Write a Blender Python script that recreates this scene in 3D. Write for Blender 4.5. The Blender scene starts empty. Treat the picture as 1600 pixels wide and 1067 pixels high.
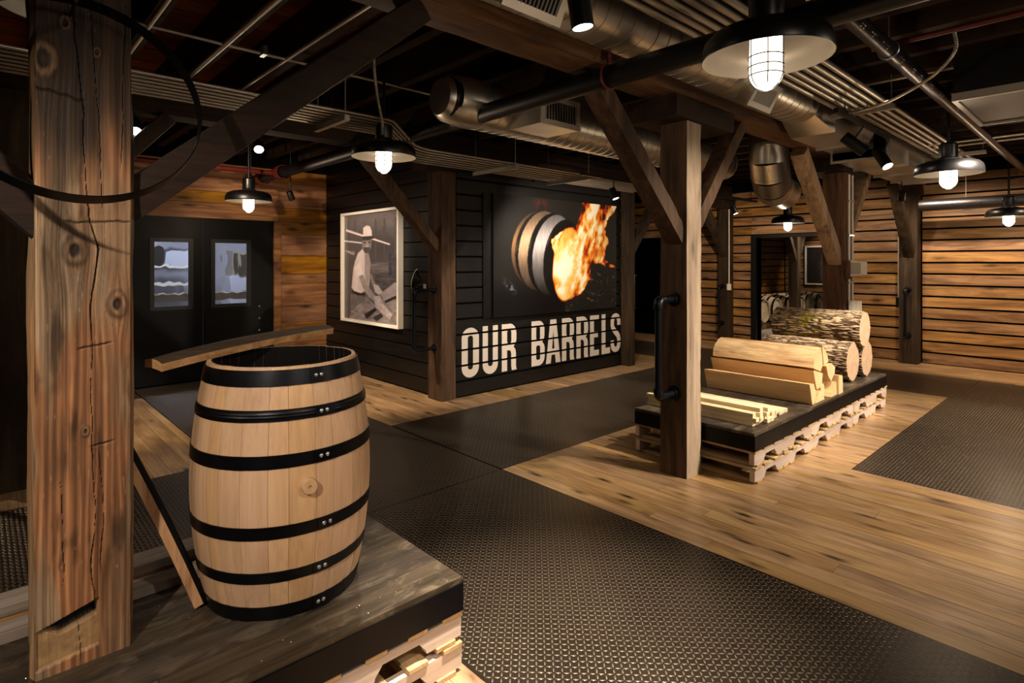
import bpy, bmesh, math, random
import numpy as np
from mathutils import Vector, Matrix, noise as mnoise
from mathutils.geometry import tessellate_polygon

random.seed(7)
SC = bpy.context.scene
COL = SC.collection
PI = math.pi

# ------------------------------------------------------------------ camera, world, exposure
YAW = math.radians(47.0856)          # the view direction, measured from +X (the long axis of the room)
cam_d = bpy.data.cameras.new('camera')
cam_d.sensor_width = 36.0
cam_d.lens = 898.11 / 1600 * 36
cam_d.shift_y = -124.5 / 1600
cam_d.clip_end = 100
cam = bpy.data.objects.new('camera', cam_d)
COL.objects.link(cam)
cam.location = (0, 0, 1.6)
cam.rotation_euler = (PI / 2, 0, YAW - PI / 2)
SC.camera = cam
SC.view_settings.view_transform = 'Standard'
SC.view_settings.look = 'None'
SC.view_settings.gamma = 1.0
SC.view_settings.use_curve_mapping = False
SC.view_settings.exposure = 0.55
try:
    SC.cycles.use_denoising = True
    SC.cycles.max_bounces = 8
    SC.cycles.sample_clamp_indirect = 4.0
except Exception:
    pass
W = bpy.data.worlds.new('dim_room')
SC.world = W
W.use_nodes = True
W.node_tree.nodes['Background'].inputs[0].default_value = (0.9, 0.72, 0.55, 1)
W.node_tree.nodes['Background'].inputs[1].default_value = 0.012

WARM = (1.0, 0.76, 0.52)
WARMW = (1.0, 0.83, 0.66)


def spot(loc, target, watts, size=70, blend=0.6, col=WARM, rad=0.04):
    l = bpy.data.lights.new('track_spot_light', 'SPOT')
    l.energy = watts; l.color = col; l.spot_size = math.radians(size); l.spot_blend = blend; l.shadow_soft_size = rad
    o = bpy.data.objects.new('track_spot_light', l); COL.objects.link(o)
    o.location = loc
    o.rotation_euler = (Vector(target) - Vector(loc)).to_track_quat('-Z', 'Y').to_euler()
    return o


def point(loc, watts, rad=0.08, col=WARM):
    l = bpy.data.lights.new('lamp_and_fill_light', 'POINT')
    l.energy = watts; l.color = col; l.shadow_soft_size = rad
    o = bpy.data.objects.new('lamp_and_fill_light', l); COL.objects.link(o); o.location = loc
    return o


# track spots of the room (most heads hang outside the frame)
spot((-1.25, 0.10, 2.75), (0.48, 2.2, 1.02), 215, 48, 0.8, WARMW)        # barrel and the near post
spot((-1.9, 1.9, 2.9), (0.0, 2.35, 0.7), 60, 60, 0.8, WARMW)
spot((1.1, -0.9, 2.8), (1.0, 1.9, 0.45), 80, 46, 0.8, WARMW)
spot((1.63, 1.37, 2.43), (1.75, 1.55, 0.0), 800, 54, 1.0, WARMW)          # the can spot over the aisle
spot((4.75, 1.15, 2.75), (5.05, 2.4, 0.45), 270, 56, 0.7, WARMW)             # log display
spot((5.9, 0.5, 2.7), (6.75, 2.3, 0.85), 420, 50, 0.7, WARMW)
spot((4.7, -0.9, 2.75), (4.05, 2.2, 1.25), 480, 44, 0.7, WARMW)            # right-hand post
spot((4.9, -0.5, 2.85), (4.5, 1.3, 0.0), 260, 66, 0.8, WARMW)            # floor boards in front of it
spot((6.9, -0.9, 2.85), (6.6, 0.95, 0.0), 520, 62, 0.5, WARMW)           # tread plate on the right
spot((5.27, 3.95, 2.26), (5.95, 5.36, 1.55), 100, 110, 0.6, WARMW)         # fire picture
spot((3.4, 3.9, 2.55), (5.5, 5.36, 0.45), 110, 70, 0.7, WARMW)             # lettering
spot((1.91, 5.5, 2.56), (3.9, 7.15, 1.45), 190, 50, 0.6, WARMW)          # framed photograph
spot((1.0, 5.5, 2.58), (3.6, 8.5, 1.7), 170, 55, 0.7, WARM)
spot((2.2, 5.9, 2.6), (3.4, 6.3, 0.0), 260, 55, 0.7, WARM)                # boards beside the dark wall
spot((0.4, 6.2, 2.6), (1.0, 7.0, 0.0), 120, 62, 0.7, WARM)
spot((8.21, 3.97, 2.26), (10.9, 5.6, 1.2), 110, 75, 0.6, WARM)           # plank wall
spot((9.5, 0.0, 2.95), (10.95, 0.7, 1.2), 200, 85, 0.8, WARM)
spot((9.5, 2.0, 2.95), (10.95, 1.5, 1.2), 140, 85, 0.8, WARM)
spot((8.9, 2.6, 2.8), (10.9, 3.2, 1.3), 70, 80, 0.7, WARM)
spot((8.0, 3.0, 2.8), (8.0, 5.0, 0.0), 60, 80, 0.8)
spot((5.6, 3.5, 2.8), (5.6, 5.0, 0.0), 60, 90, 0.8)
spot((-0.6, 7.0, 2.7), (-0.1, 8.5, 1.3), 70, 70, 0.7, WARM)
spot((-0.7, 6.6, 2.8), (0.0, 5.6, 0.0), 70, 60, 0.7, WARM)
# soft fill lights added behind the camera, with no fixtures there
point((0.6, -2.6, 2.4), 45, 0.5, WARMW)
point((5.5, -2.8, 2.4), 70, 0.5, WARMW)

# ------------------------------------------------------------------ helpers
ORG = {}


def lin(h):
    h = h.lstrip('#')
    c = [int(h[i:i + 2], 16) / 255 for i in (0, 2, 4)]
    return tuple(x / 12.92 if x <= 0.04045 else ((x + 0.055) / 1.055) ** 2.4 for x in c) + (1.0,)


def tag(o, label=None, cat=None, group=None, kind=None):
    if label: o['label'] = label
    if cat: o['category'] = cat
    if group: o['group'] = group
    if kind: o['kind'] = kind
    return o


def link_mesh(name, me, mat, parent, origin):
    o = bpy.data.objects.new(name, me)
    if mat is not None:
        for m in (mat if isinstance(mat, (list, tuple)) else [mat]):
            me.materials.append(m)
    COL.objects.link(o)
    if parent is not None:
        o.parent = parent
        ORG[o.name] = ORG.get(parent.name, Vector((0, 0, 0)))
    else:
        o.location = origin
        ORG[o.name] = Vector(origin)
    return o


def thing(name, label=None, cat=None, loc=(0, 0, 0), rotz=0, group=None, kind=None):
    o = bpy.data.objects.new(name, None)
    COL.objects.link(o)
    o.empty_display_size = 0.05
    o.location = loc; o.rotation_euler = (0, 0, rotz)
    ORG[o.name] = Vector(loc)
    return tag(o, label, cat, group, kind)


class MB:
    """collects shapes in world (or local) coordinates and links them as one mesh object"""

    def __init__(s):
        s.v = []; s.f = []; s.m = []; s.k = 0

    def add(s, vs, fs):
        n = len(s.v)
        s.v.extend([tuple(p) for p in vs])
        s.f.extend([tuple(i + n for i in f) for f in fs])
        s.m.extend([s.k] * len(fs))
        return s

    def box(s, x0, x1, y0, y1, z0, z1):
        vs = [(x, y, z) for x in (x0, x1) for y in (y0, y1) for z in (z0, z1)]
        return s.add(vs, [(0, 1, 3, 2), (4, 6, 7, 5), (0, 4, 5, 1), (2, 3, 7, 6), (0, 2, 6, 4), (1, 5, 7, 3)])

    def obox(s, c, ax, ay, az):
        c, ax, ay, az = Vector(c), Vector(ax), Vector(ay), Vector(az)
        vs = [c + ax * i + ay * j + az * k for i in (-1, 1) for j in (-1, 1) for k in (-1, 1)]
        return s.add(vs, [(0, 1, 3, 2), (4, 6, 7, 5), (0, 4, 5, 1), (2, 3, 7, 6), (0, 2, 6, 4), (1, 5, 7, 3)])

    def bar(s, a, b, w, t, up=(0, 0, 1)):
        a, b = Vector(a), Vector(b)
        d = (b - a); L = d.length; d.normalize()
        x = d.cross(Vector(up)).normalized(); z = x.cross(d).normalized()
        return s.obox((a + b) / 2, d * (L / 2), x * (w / 2), z * (t / 2))

    def tube(s, pts, r, n=10, caps=True, closed=False):
        pts = [Vector(p) for p in pts]
        rs = r if isinstance(r, (list, tuple)) else [r] * len(pts)
        m = len(pts); vs = []; fs = []
        prev = None
        for i, p in enumerate(pts):
            if closed:
                t = pts[(i + 1) % m] - pts[i - 1]
            else:
                t = pts[min(i + 1, m - 1)] - pts[max(i - 1, 0)]
            t.normalize()
            if prev is None:
                u = t.orthogonal().normalized()
            else:
                u = (prev - t * prev.dot(t))
                u = u.normalized() if u.length > 1e-6 else t.orthogonal().normalized()
            prev = u
            w = t.cross(u)
            for k in range(n):
                a = 2 * PI * k / n
                vs.append(p + (u * math.cos(a) + w * math.sin(a)) * rs[i])
        for i in range(m if closed else m - 1):
            j = (i + 1) % m
            for k in range(n):
                l = (k + 1) % n
                fs.append((i * n + k, i * n + l, j * n + l, j * n + k))
        if caps and not closed:
            fs.append(tuple(range(n))[::-1]); fs.append(tuple((m - 1) * n + k for k in range(n)))
        return s.add(vs, fs)

    def lathe(s, prof, n=24, c=(0, 0, 0), ax=(0, 0, 1), ux=None, a0=0.0, a1=2 * PI):
        """prof: (r, h) pairs; turned round the axis ax through c"""
        c, ax = Vector(c), Vector(ax).normalized()
        u = Vector(ux).normalized() if ux else ax.orthogonal().normalized()
        w = ax.cross(u)
        full = abs(a1 - a0 - 2 * PI) < 1e-6
        cnt = n if full else n + 1
        vs = []; fs = []
        for r, h in prof:
            for k in range(cnt):
                a = a0 + (a1 - a0) * k / n
                vs.append(c + ax * h + (u * math.cos(a) + w * math.sin(a)) * r)
        for i in range(len(prof) - 1):
            for k in range(n):
                l = (k + 1) % cnt
                fs.append((i * cnt + k, i * cnt + l, (i + 1) * cnt + l, (i + 1) * cnt + k))
        return s.add(vs, fs)

    def disc(s, c, ax, r, n=24):
        c, ax = Vector(c), Vector(ax).normalized()
        u = ax.orthogonal().normalized(); w = ax.cross(u)
        return s.add([c + (u * math.cos(2 * PI * k / n) + w * math.sin(2 * PI * k / n)) * r for k in range(n)], [tuple(range(n))])

    def prism(s, poly, fn, h0, h1):
        """poly: 2-D outline, fn(u, v, h) -> point"""
        n = len(poly)
        vs = [fn(u, v, h0) for u, v in poly] + [fn(u, v, h1) for u, v in poly]
        fs = [tuple(range(n))[::-1], tuple(range(n, 2 * n))]
        fs += [(i, (i + 1) % n, n + (i + 1) % n, n + i) for i in range(n)]
        return s.add(vs, fs)

    def build(s, name, mat, parent=None, smooth=None, local=False, bevel=0, kind=None):
        V = np.array(s.v, float)
        if parent is not None:
            o0 = Vector((0, 0, 0)) if local else ORG[parent.name]
        elif local:
            o0 = Vector((0, 0, 0))
        else:
            lo, hi = V.min(0), V.max(0)
            o0 = Vector(((lo[0] + hi[0]) / 2, (lo[1] + hi[1]) / 2, lo[2]))
        me = bpy.data.meshes.new(name)
        me.from_pydata((V - np.array(o0)).tolist(), [], s.f)
        if any(s.m):
            me.polygons.foreach_set('material_index', s.m)
        bm = bmesh.new(); bm.from_mesh(me)
        bmesh.ops.recalc_face_normals(bm, faces=bm.faces)
        if bevel:
            bmesh.ops.bevel(bm, geom=list(bm.edges), offset=bevel, segments=1, affect='EDGES')
        bm.to_mesh(me); bm.free()
        if smooth is not None:
            me.polygons.foreach_set('use_smooth', [True] * len(me.polygons))
            me.set_sharp_from_angle(angle=math.radians(smooth))
        me.update()
        o = link_mesh(name, me, mat, parent, o0)
        if kind: o['kind'] = kind
        return o


def mbox(name, mat, parent, x0, x1, y0, y1, z0, z1, bevel=0):
    return MB().box(x0, x1, y0, y1, z0, z1).build(name, mat, parent, bevel=bevel)


def dup(root, loc, rotz=0.0, label=None, group=None):
    r = root.copy(); COL.objects.link(r); r.location = loc; r.rotation_euler = (0, 0, rotz)
    ORG[r.name] = Vector(loc)
    if label: r['label'] = label
    if group: r['group'] = group
    for ch in list(root.children):
        c = ch.copy(); COL.objects.link(c); c.parent = r
        for g in list(ch.children):
            d = g.copy(); COL.objects.link(d); d.parent = c
    return r


# numpy noise -------------------------------------------------------
def _hash(ix, iy, seed):
    h = (ix.astype(np.int64) * 374761393 + iy.astype(np.int64) * 668265263 + seed * 974634777) & 0xffffffff
    h = ((h ^ (h >> 13)) * 1274126177) & 0xffffffff
    h = h ^ (h >> 16)
    return (h & 0xffff) / 65535.0


def vn(x, y, seed=0):
    x = np.asarray(x, float); y = np.asarray(y, float)
    ix = np.floor(x); iy = np.floor(y); fx = x - ix; fy = y - iy
    fx = fx * fx * (3 - 2 * fx); fy = fy * fy * (3 - 2 * fy)
    a = _hash(ix, iy, seed); b = _hash(ix + 1, iy, seed); c = _hash(ix, iy + 1, seed); d = _hash(ix + 1, iy + 1, seed)
    return (a * (1 - fx) + b * fx) * (1 - fy) + (c * (1 - fx) + d * fx) * fy


def fbm(x, y, seed=0, o=4, g=0.5):
    t = 0; a = 1.0; n = 0
    for i in range(o):
        t = t + a * vn(x * 2 ** i, y * 2 ** i, seed + i * 17); n += a; a *= g
    return t / n


def sstep(a, b, x):
    t = np.clip((x - a) / (b - a), 0, 1)
    return t * t * (3 - 2 * t)


def mix(a, b, t):
    t = np.asarray(t)[..., None]
    return np.asarray(a) * (1 - t) + np.asarray(b) * t


def rgb(h):
    return np.array([int(h[i:i + 2], 16) / 255 for i in (0, 2, 4)])


def srgb_lin(a):
    a = np.clip(a, 0, 1)
    return np.where(a <= 0.04045, a / 12.92, ((a + 0.055) / 1.055) ** 2.4)


def colour_grid(name, nu, nv, fn, colours, mat, parent):
    """a flat or relief sheet of nu x nv points, fn(U, V) -> three arrays; colours: nv x nu x 3 in sRGB"""
    U, V = np.meshgrid(np.linspace(0, 1, nu), np.linspace(0, 1, nv))
    X, Y, Z = fn(U, V)
    P = np.stack([X, Y, Z], -1).reshape(-1, 3)
    o0 = ORG[parent.name] if parent is not None else Vector((P[:, 0].mean(), P[:, 1].mean(), P[:, 2].min()))
    P = P - np.array(o0)
    i = np.arange(nu * nv).reshape(nv, nu)
    F = np.stack([i[:-1, :-1], i[:-1, 1:], i[1:, 1:], i[1:, :-1]], -1).reshape(-1, 4)
    me = bpy.data.meshes.new(name)
    me.vertices.add(len(P)); me.vertices.foreach_set('co', P.ravel())
    me.loops.add(F.size); me.loops.foreach_set('vertex_index', F.ravel())
    me.polygons.add(len(F)); me.polygons.foreach_set('loop_start', np.arange(0, F.size, 4))
    me.polygons.foreach_set('loop_total', np.full(len(F), 4))
    me.polygons.foreach_set('use_smooth', np.ones(len(F), bool))
    me.update(); me.validate()
    at = me.color_attributes.new('print', 'FLOAT_COLOR', 'POINT')
    C = np.ones((nu * nv, 4)); C[:, :3] = srgb_lin(np.asarray(colours).reshape(-1, 3))
    at.data.foreach_set('color', C.ravel())
    return link_mesh(name, me, mat, parent, o0)


# ------------------------------------------------------------------ materials
def new_mat(name):
    m = bpy.data.materials.new(name); m.use_nodes = True
    nt = m.node_tree
    b = nt.nodes['Principled BSDF']
    return m, nt, b


def N(nt, t, **kw):
    n = nt.nodes.new(t)
    for k, v in kw.items():
        setattr(n, k, v)
    return n


def ramp(nt, stops):
    r = N(nt, 'ShaderNodeValToRGB')
    el = r.color_ramp.elements
    while len(el) < len(stops): el.new(0.5)
    for e, (p, c) in zip(el, stops):
        e.position = p; e.color = lin(c) if isinstance(c, str) else (c, c, c, 1)
    return r


def mathn(nt, op, a, b=None, clamp=False):
    n = N(nt, 'ShaderNodeMath', operation=op, use_clamp=clamp)
    for i, v in enumerate((a, b)):
        if v is None: continue
        if isinstance(v, (int, float)): n.inputs[i].default_value = v
        else: nt.links.new(v, n.inputs[i])
    return n.outputs[0]


def mixc(nt, fac, a, b, blend='MIX'):
    n = N(nt, 'ShaderNodeMix', data_type='RGBA', blend_type=blend)
    for s, v in ((n.inputs['Factor'], fac), (n.inputs['A'], a), (n.inputs['B'], b)):
        if isinstance(v, (int, float)): s.default_value = v
        elif isinstance(v, tuple): s.default_value = v
        else: nt.links.new(v, s)
    return n.outputs['Result']


def noise_tex(nt, vec, w, scale, detail=5, rough=0.55, dist=0.0):
    n = N(nt, 'ShaderNodeTexNoise', noise_dimensions='4D')
    n.inputs['Scale'].default_value = scale; n.inputs['Detail'].default_value = detail
    n.inputs['Roughness'].default_value = rough; n.inputs['Distortion'].default_value = dist
    nt.links.new(vec, n.inputs['Vector'])
    if w is not None: nt.links.new(w, n.inputs['W'])
    return n.outputs['Fac']


def mapping(nt, vec, scale):
    m = N(nt, 'ShaderNodeMapping')
    m.inputs['Scale'].default_value = scale
    nt.links.new(vec, m.inputs['Vector'])
    return m.outputs[0]


def wood(name, cols, axis='y', gs=1.0, rough=0.5, tint=0.2, knots=0.0, bump=0.25, spec=0.4, stain=0.0, coat=0.0, streak=0.5, wear=0.0, lines=0.3):
    """board wood: long grain along axis, a shade of its own for every piece, knots and weather stains"""
    m, nt, b = new_mat(name)
    tc = N(nt, 'ShaderNodeTexCoord'); oi = N(nt, 'ShaderNodeObjectInfo')
    w = mathn(nt, 'MULTIPLY', oi.outputs['Random'], 53.0)
    k = 'xyz'.index(axis)

    def sc(al, ac):
        v = [ac * gs] * 3; v[k] = al * gs
        return tuple(v)
    vec = tc.outputs['Object']
    big = noise_tex(nt, mapping(nt, vec, sc(1.1, 11)), w, 1.0, 6, 0.6, 1.2)
    fine = noise_tex(nt, mapping(nt, vec, sc(2.5, 95)), w, 1.0, 4, 0.6, 0.3)
    fac = mathn(nt, 'ADD', mathn(nt, 'MULTIPLY', big, 1 - streak * 0.5), mathn(nt, 'MULTIPLY', fine, streak * 0.5))
    fac = mathn(nt, 'ADD', mathn(nt, 'MULTIPLY', mathn(nt, 'SUBTRACT', fac, 0.5), 2.0), 0.5, True)
    st = [(i / (len(cols) - 1), c) for i, c in enumerate(cols)]
    r = ramp(nt, st); nt.links.new(fac, r.inputs[0])
    col = r.outputs[0]
    if lines:
        ln = noise_tex(nt, mapping(nt, vec, sc(1.6, 130)), w, 1.0, 3, 0.55, 0.8)
        lr = ramp(nt, [(0.58, 0.0), (0.70, 1.0)]); nt.links.new(ln, lr.inputs[0])
        col = mixc(nt, mathn(nt, 'MULTIPLY', lr.outputs[0], lines), col, lin(cols[0]))
    if stain:
        s1 = noise_tex(nt, mapping(nt, vec, sc(1.6, 5)), w, 1.0, 4, 0.6, 0.8)
        sr = ramp(nt, [(0.56 - 0.16 * stain, 0.0), (0.72 - 0.14 * stain, 1.0)]); nt.links.new(s1, sr.inputs[0])
        col = mixc(nt, mathn(nt, 'MULTIPLY', sr.outputs[0], stain), col, lin(cols[0]), 'MIX')
    if knots:
        vo = N(nt, 'ShaderNodeTexVoronoi', voronoi_dimensions='3D')
        vo.inputs['Scale'].default_value = 1.0
        va = N(nt, 'ShaderNodeVectorMath', operation='ADD')
        nt.links.new(mapping(nt, vec, sc(2.2, 7.5)), va.inputs[0]); nt.links.new(w, va.inputs[1])
        nt.links.new(va.outputs[0], vo.inputs['Vector'])
        wob = noise_tex(nt, mapping(nt, vec, sc(25, 60)), w, 1.0, 3)
        kd = mathn(nt, 'ADD', vo.outputs['Distance'], mathn(nt, 'MULTIPLY', mathn(nt, 'SUBTRACT', wob, 0.5), 0.12))
        kr = ramp(nt, [(0.06, 1.0), (0.13, 0.55), (0.24, 0.0)]); nt.links.new(kd, kr.inputs[0])
        col = mixc(nt, mathn(nt, 'MULTIPLY', kr.outputs[0], knots), col, lin('140a05'))
    if wear:
        wn = noise_tex(nt, mapping(nt, vec, sc(3.5, 7)), w, 1.0, 9, 0.72, 1.5)
        wr = ramp(nt, [(0.50, 0.0), (0.66, 0.55), (0.75, 1.0)]); nt.links.new(wn, wr.inputs[0])
        col = mixc(nt, mathn(nt, 'MULTIPLY', wr.outputs[0], wear), col, lin('8d806b'))
    t = mathn(nt, 'ADD', mathn(nt, 'MULTIPLY', oi.outputs['Random'], 2 * tint), 1 - tint)
    hs = N(nt, 'ShaderNodeHueSaturation')
    nt.links.new(col, hs.inputs['Color']); nt.links.new(t, hs.inputs['Value'])
    w2 = mathn(nt, 'FRACT', mathn(nt, 'MULTIPLY', oi.outputs['Random'], 17.31))
    nt.links.new(mathn(nt, 'ADD', mathn(nt, 'MULTIPLY', w2, 0.08 * tint), 0.5 - 0.04 * tint), hs.inputs['Hue'])
    nt.links.new(mathn(nt, 'ADD', mathn(nt, 'MULTIPLY', w2, 0.3 * tint / 0.2), 0.85), hs.inputs['Saturation'])
    nt.links.new(hs.outputs[0], b.inputs['Base Color'])
    rr = mathn(nt, 'ADD', mathn(nt, 'MULTIPLY', big, 0.25), rough - 0.12)
    nt.links.new(rr, b.inputs['Roughness'])
    b.inputs['Specular IOR Level'].default_value = spec
    if coat:
        b.inputs['Coat Weight'].default_value = coat; b.inputs['Coat Roughness'].default_value = 0.25
    bp = N(nt, 'ShaderNodeBump'); bp.inputs['Strength'].default_value = bump; bp.inputs['Distance'].default_value = 0.004
    nt.links.new(fac, bp.inputs['Height']); nt.links.new(bp.outputs[0], b.inputs['Normal'])
    return m


def end_grain(name, c0, c1):
    m, nt, b = new_mat(name)
    tc = N(nt, 'ShaderNodeTexCoord')
    wv = N(nt, 'ShaderNodeTexWave', wave_type='RINGS', rings_direction='Y')
    wv.inputs['Scale'].default_value = 14; wv.inputs['Distortion'].default_value = 2.0; wv.inputs['Detail'].default_value = 3
    nt.links.new(tc.outputs['Object'], wv.inputs['Vector'])
    n = noise_tex(nt, tc.outputs['Object'], None, 9, 5)
    f = mathn(nt, 'ADD', mathn(nt, 'MULTIPLY', wv.outputs['Fac'], 0.35), mathn(nt, 'MULTIPLY', n, 0.65))
    r = ramp(nt, [(0.25, c0), (0.75, c1)]); nt.links.new(f, r.inputs[0])
    nt.links.new(r.outputs[0], b.inputs['Base Color']); b.inputs['Roughness'].default_value = 0.8
    return m


def paint(name, c, rough=0.5, metal=0.0, var=0.15, scale=6.0, spec=0.5, bump=0.0, aniso=None):
    """paint, metal or plastic with slight uneven wear"""
    m, nt, b = new_mat(name)
    tc = N(nt, 'ShaderNodeTexCoord')
    v = tc.outputs['Object'] if aniso is None else mapping(nt, tc.outputs['Object'], aniso)
    n = noise_tex(nt, v, None, scale, 5, 0.6)
    cc = lin(c)
    lo = tuple(x * (1 - var) for x in cc[:3]) + (1,); hi = tuple(min(1, x * (1 + var)) for x in cc[:3]) + (1,)
    nt.links.new(mixc(nt, n, lo, hi), b.inputs['Base Color'])
    b.inputs['Metallic'].default_value = metal
    b.inputs['Specular IOR Level'].default_value = spec
    nt.links.new(mathn(nt, 'ADD', mathn(nt, 'MULTIPLY', n, 0.2), rough - 0.1, True), b.inputs['Roughness'])
    if bump:
        bp = N(nt, 'ShaderNodeBump'); bp.inputs['Strength'].default_value = bump; bp.inputs['Distance'].default_value = 0.003
        nt.links.new(n, bp.inputs['Height']); nt.links.new(bp.outputs[0], b.inputs['Normal'])
    return m


def glow(name, c, strength):
    m, nt, b = new_mat(name)
    b.inputs['Base Color'].default_value = lin('f4efe4')
    b.inputs['Emission Color'].default_value = c + (1,)
    b.inputs['Emission Strength'].default_value = strength
    return m


def attr_mat(name, rough=0.6, spec=0.3, coat=0.0, bump=0.0, gs=(40, 40, 6)):
    m, nt, b = new_mat(name)
    a = N(nt, 'ShaderNodeAttribute', attribute_name='print')
    nt.links.new(a.outputs['Color'], b.inputs['Base Color'])
    b.inputs['Roughness'].default_value = rough; b.inputs['Specular IOR Level'].default_value = spec
    if coat:
        b.inputs['Coat Weight'].default_value = coat; b.inputs['Coat Roughness'].default_value = 0.08
    if bump:
        tc = N(nt, 'ShaderNodeTexCoord')
        n = noise_tex(nt, mapping(nt, tc.outputs['Object'], gs), None, 1.0, 6)
        bp = N(nt, 'ShaderNodeBump'); bp.inputs['Strength'].default_value = bump; bp.inputs['Distance'].default_value = 0.004
        nt.links.new(n, bp.inputs['Height']); nt.links.new(bp.outputs[0], b.inputs['Normal'])
    return m


M = {}
M['floor'] = wood('honey_floor_boards', ['452f1a', '92704a', 'b69466', 'cbae82'], 'y', 1.0, 0.36, 0.13, 0.95, 0.15, 0.5, 0.45, 0.25, 0.75, lines=0.55)
M['wall_x'] = wood('amber_wall_boards_x', ['2e1a0c', '754c26', 'a4733c', 'c08d4e'], 'x', 0.8, 0.55, 0.25, 0.85, 0.3, 0.35, 0.4)
M['wall_y'] = wood('amber_wall_boards_y', ['2c190c', '765029', 'a97d47', 'c4985a'], 'y', 0.8, 0.5, 0.13, 0.85, 0.3, 0.4, 0.35)
M['black_x'] = wood('black_stained_boards_x', ['020202', '060505', '0b0a09', '12100f'], 'x', 0.8, 0.5, 0.25, 0.2, 0.4, 0.4)
M['black_y'] = wood('black_stained_boards_y', ['020202', '060505', '0b0a09', '12100f'], 'y', 0.8, 0.42, 0.25, 0.2, 0.4, 0.5)
M['timber_z'] = wood('old_timber_upright', ['1c130b', '4a3623', '6f563a', '937754'], 'z', 0.9, 0.7, 0.12, 0.5, 0.6, 0.25, 0.4)
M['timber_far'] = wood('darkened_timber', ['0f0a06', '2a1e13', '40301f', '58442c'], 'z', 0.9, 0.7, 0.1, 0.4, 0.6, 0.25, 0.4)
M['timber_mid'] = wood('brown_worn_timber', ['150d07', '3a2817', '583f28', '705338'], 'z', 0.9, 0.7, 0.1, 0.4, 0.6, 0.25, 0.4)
M['timber_red'] = wood('reddish_cracked_timber', ['1c110a', '4e3321', '6f4c31', '886346'], 'z', 0.9, 0.7, 0.1, 0.4, 0.6, 0.25, 0.4)
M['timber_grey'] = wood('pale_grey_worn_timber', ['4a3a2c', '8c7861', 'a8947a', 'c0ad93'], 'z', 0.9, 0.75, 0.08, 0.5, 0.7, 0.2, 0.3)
M['timber_pale'] = wood('pale_worn_timber', ['4a3420', '91714d', 'b3946a', 'ccb084'], 'z', 0.9, 0.7, 0.1, 0.4, 0.6, 0.25, 0.4)
M['timber_x'] = wood('old_timber_beam', ['1a0f08', '4c311b', '73502f', '8f693f'], 'x', 0.9, 0.7, 0.12, 0.5, 0.6, 0.25, 0.4)
M['timber_dark'] = wood('sooty_timber', ['0b0705', '20140c', '33211400'[:6], '453020'], 'x', 0.9, 0.75, 0.15, 0.3, 0.6, 0.25, 0.3)
M['joist'] = wood('sooty_joists', ['140d08', '2a1d13', '3d2c1d', '4d3927'], 'y', 0.8, 0.8, 0.2, 0.0, 0.4, 0.2)
M['deck'] = wood('brown_ceiling_boards', ['3a1c0d', '74401f', '96582e', 'ac6a3a'], 'x', 0.8, 0.8, 0.35, 0.3, 0.4, 0.2)
M['oak'] = wood('new_oak_staves', ['8d6a49', 'b08a62', 'bf9a71', 'caa67d'], 'z', 0.8, 0.5, 0.09, 0.2, 0.12, 0.3, 0.18, 0.0, 0.8, lines=0.3)
M['char'] = paint('charred_oak', '070605', 0.85, 0, 0.4, 30, 0.2, 0.6)
M['stave_x'] = wood('used_oak_stave', ['3a2415', '8a6238', 'b58a55', 'c49c68'], 'x', 1.0, 0.6, 0.1, 0.3, 0.3, 0.3, 0.3)
M['stave_z'] = wood('used_oak_stave_upright', ['4a3018', '94683a', 'b58a55', 'c49c68'], 'z', 1.0, 0.6, 0.1, 0.3, 0.3, 0.3, 0.3)
M['stave_dark'] = wood('toasted_stave_face', ['0f0b08', '2a2018', '453727', '6b5a45'], 'x', 1.0, 0.7, 0.1, 0.2, 0.4, 0.2, 0.3)
M['pallet_x'] = wood('pallet_stringer_wood', ['9a8474', 'b9a596', 'c9b8aa', 'd3c4b6'], 'x', 0.8, 0.7, 0.1, 0.15, 0.3, 0.2, 0.2)
M['pallet_y'] = wood('pallet_slat_wood', ['7a5c38', 'a98a5c', 'bfa273', 'cbb184'], 'y', 0.8, 0.7, 0.14, 0.3, 0.3, 0.2, 0.2)
M['fire_y'] = wood('fresh_split_wood', ['b08040', 'd2a565', 'e0b97c', 'ecca92'], 'y', 0.8, 0.65, 0.06, 0.1, 0.35, 0.25, 0.08)
M['debark'] = wood('debarked_split_wood', ['8a5a28', 'd0a468', 'e6c791', 'efd8aa'], 'y', 1.6, 0.6, 0.05, 0.5, 0.7, 0.25, 0.5)
M['fire_end'] = end_grain('split_wood_ends', 'd0ab78', 'e6c99a')
M['stick_y'] = wood('sawn_oak_sticks', ['b89b6c', 'd4bc8e', 'e0cba2', 'e9d8b4'], 'y', 1.0, 0.6, 0.08, 0.1, 0.2, 0.25)
M['log_end'] = end_grain('sawn_log_ends', '94795f', 'b99c7e')
M['grey_x'] = wood('weathered_grey_lumber', ['54483d', '7d7064', '95897c', 'a69a8c'], 'x', 0.9, 0.75, 0.15, 0.2, 0.4, 0.2, 0.2)
M['tan_x'] = wood('tan_sawn_lumber', ['5e3f1c', '94682f', 'b5853f', 'c79752'], 'x', 0.9, 0.65, 0.12, 0.2, 0.3, 0.25, 0.2)
M['platform'] = wood('black_stained_platform_boards', ['100e0c', '262019', '40372d', '62574a'], 'x', 0.9, 0.42, 0.18, 0.6, 0.3, 0.45, 0.4, wear=0.6)
M['skirt'] = paint('black_skirt_paint', '030306', 0.45, 0, 0.2, 8, 0.18)
M['hoop'] = paint('black_hoop_steel', '111318', 0.36, 0.75, 0.25, 14, 0.5)
M['rivet'] = paint('bright_rivet_steel', 'b9bdc4', 0.3, 0.9, 0.1, 30)
M['black'] = paint('black_painted_metal', '0c0c0d', 0.45, 0.3, 0.2, 10)
M['iron'] = paint('black_iron_pipe', '1d2026', 0.34, 0.7, 0.25, 20)
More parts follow.
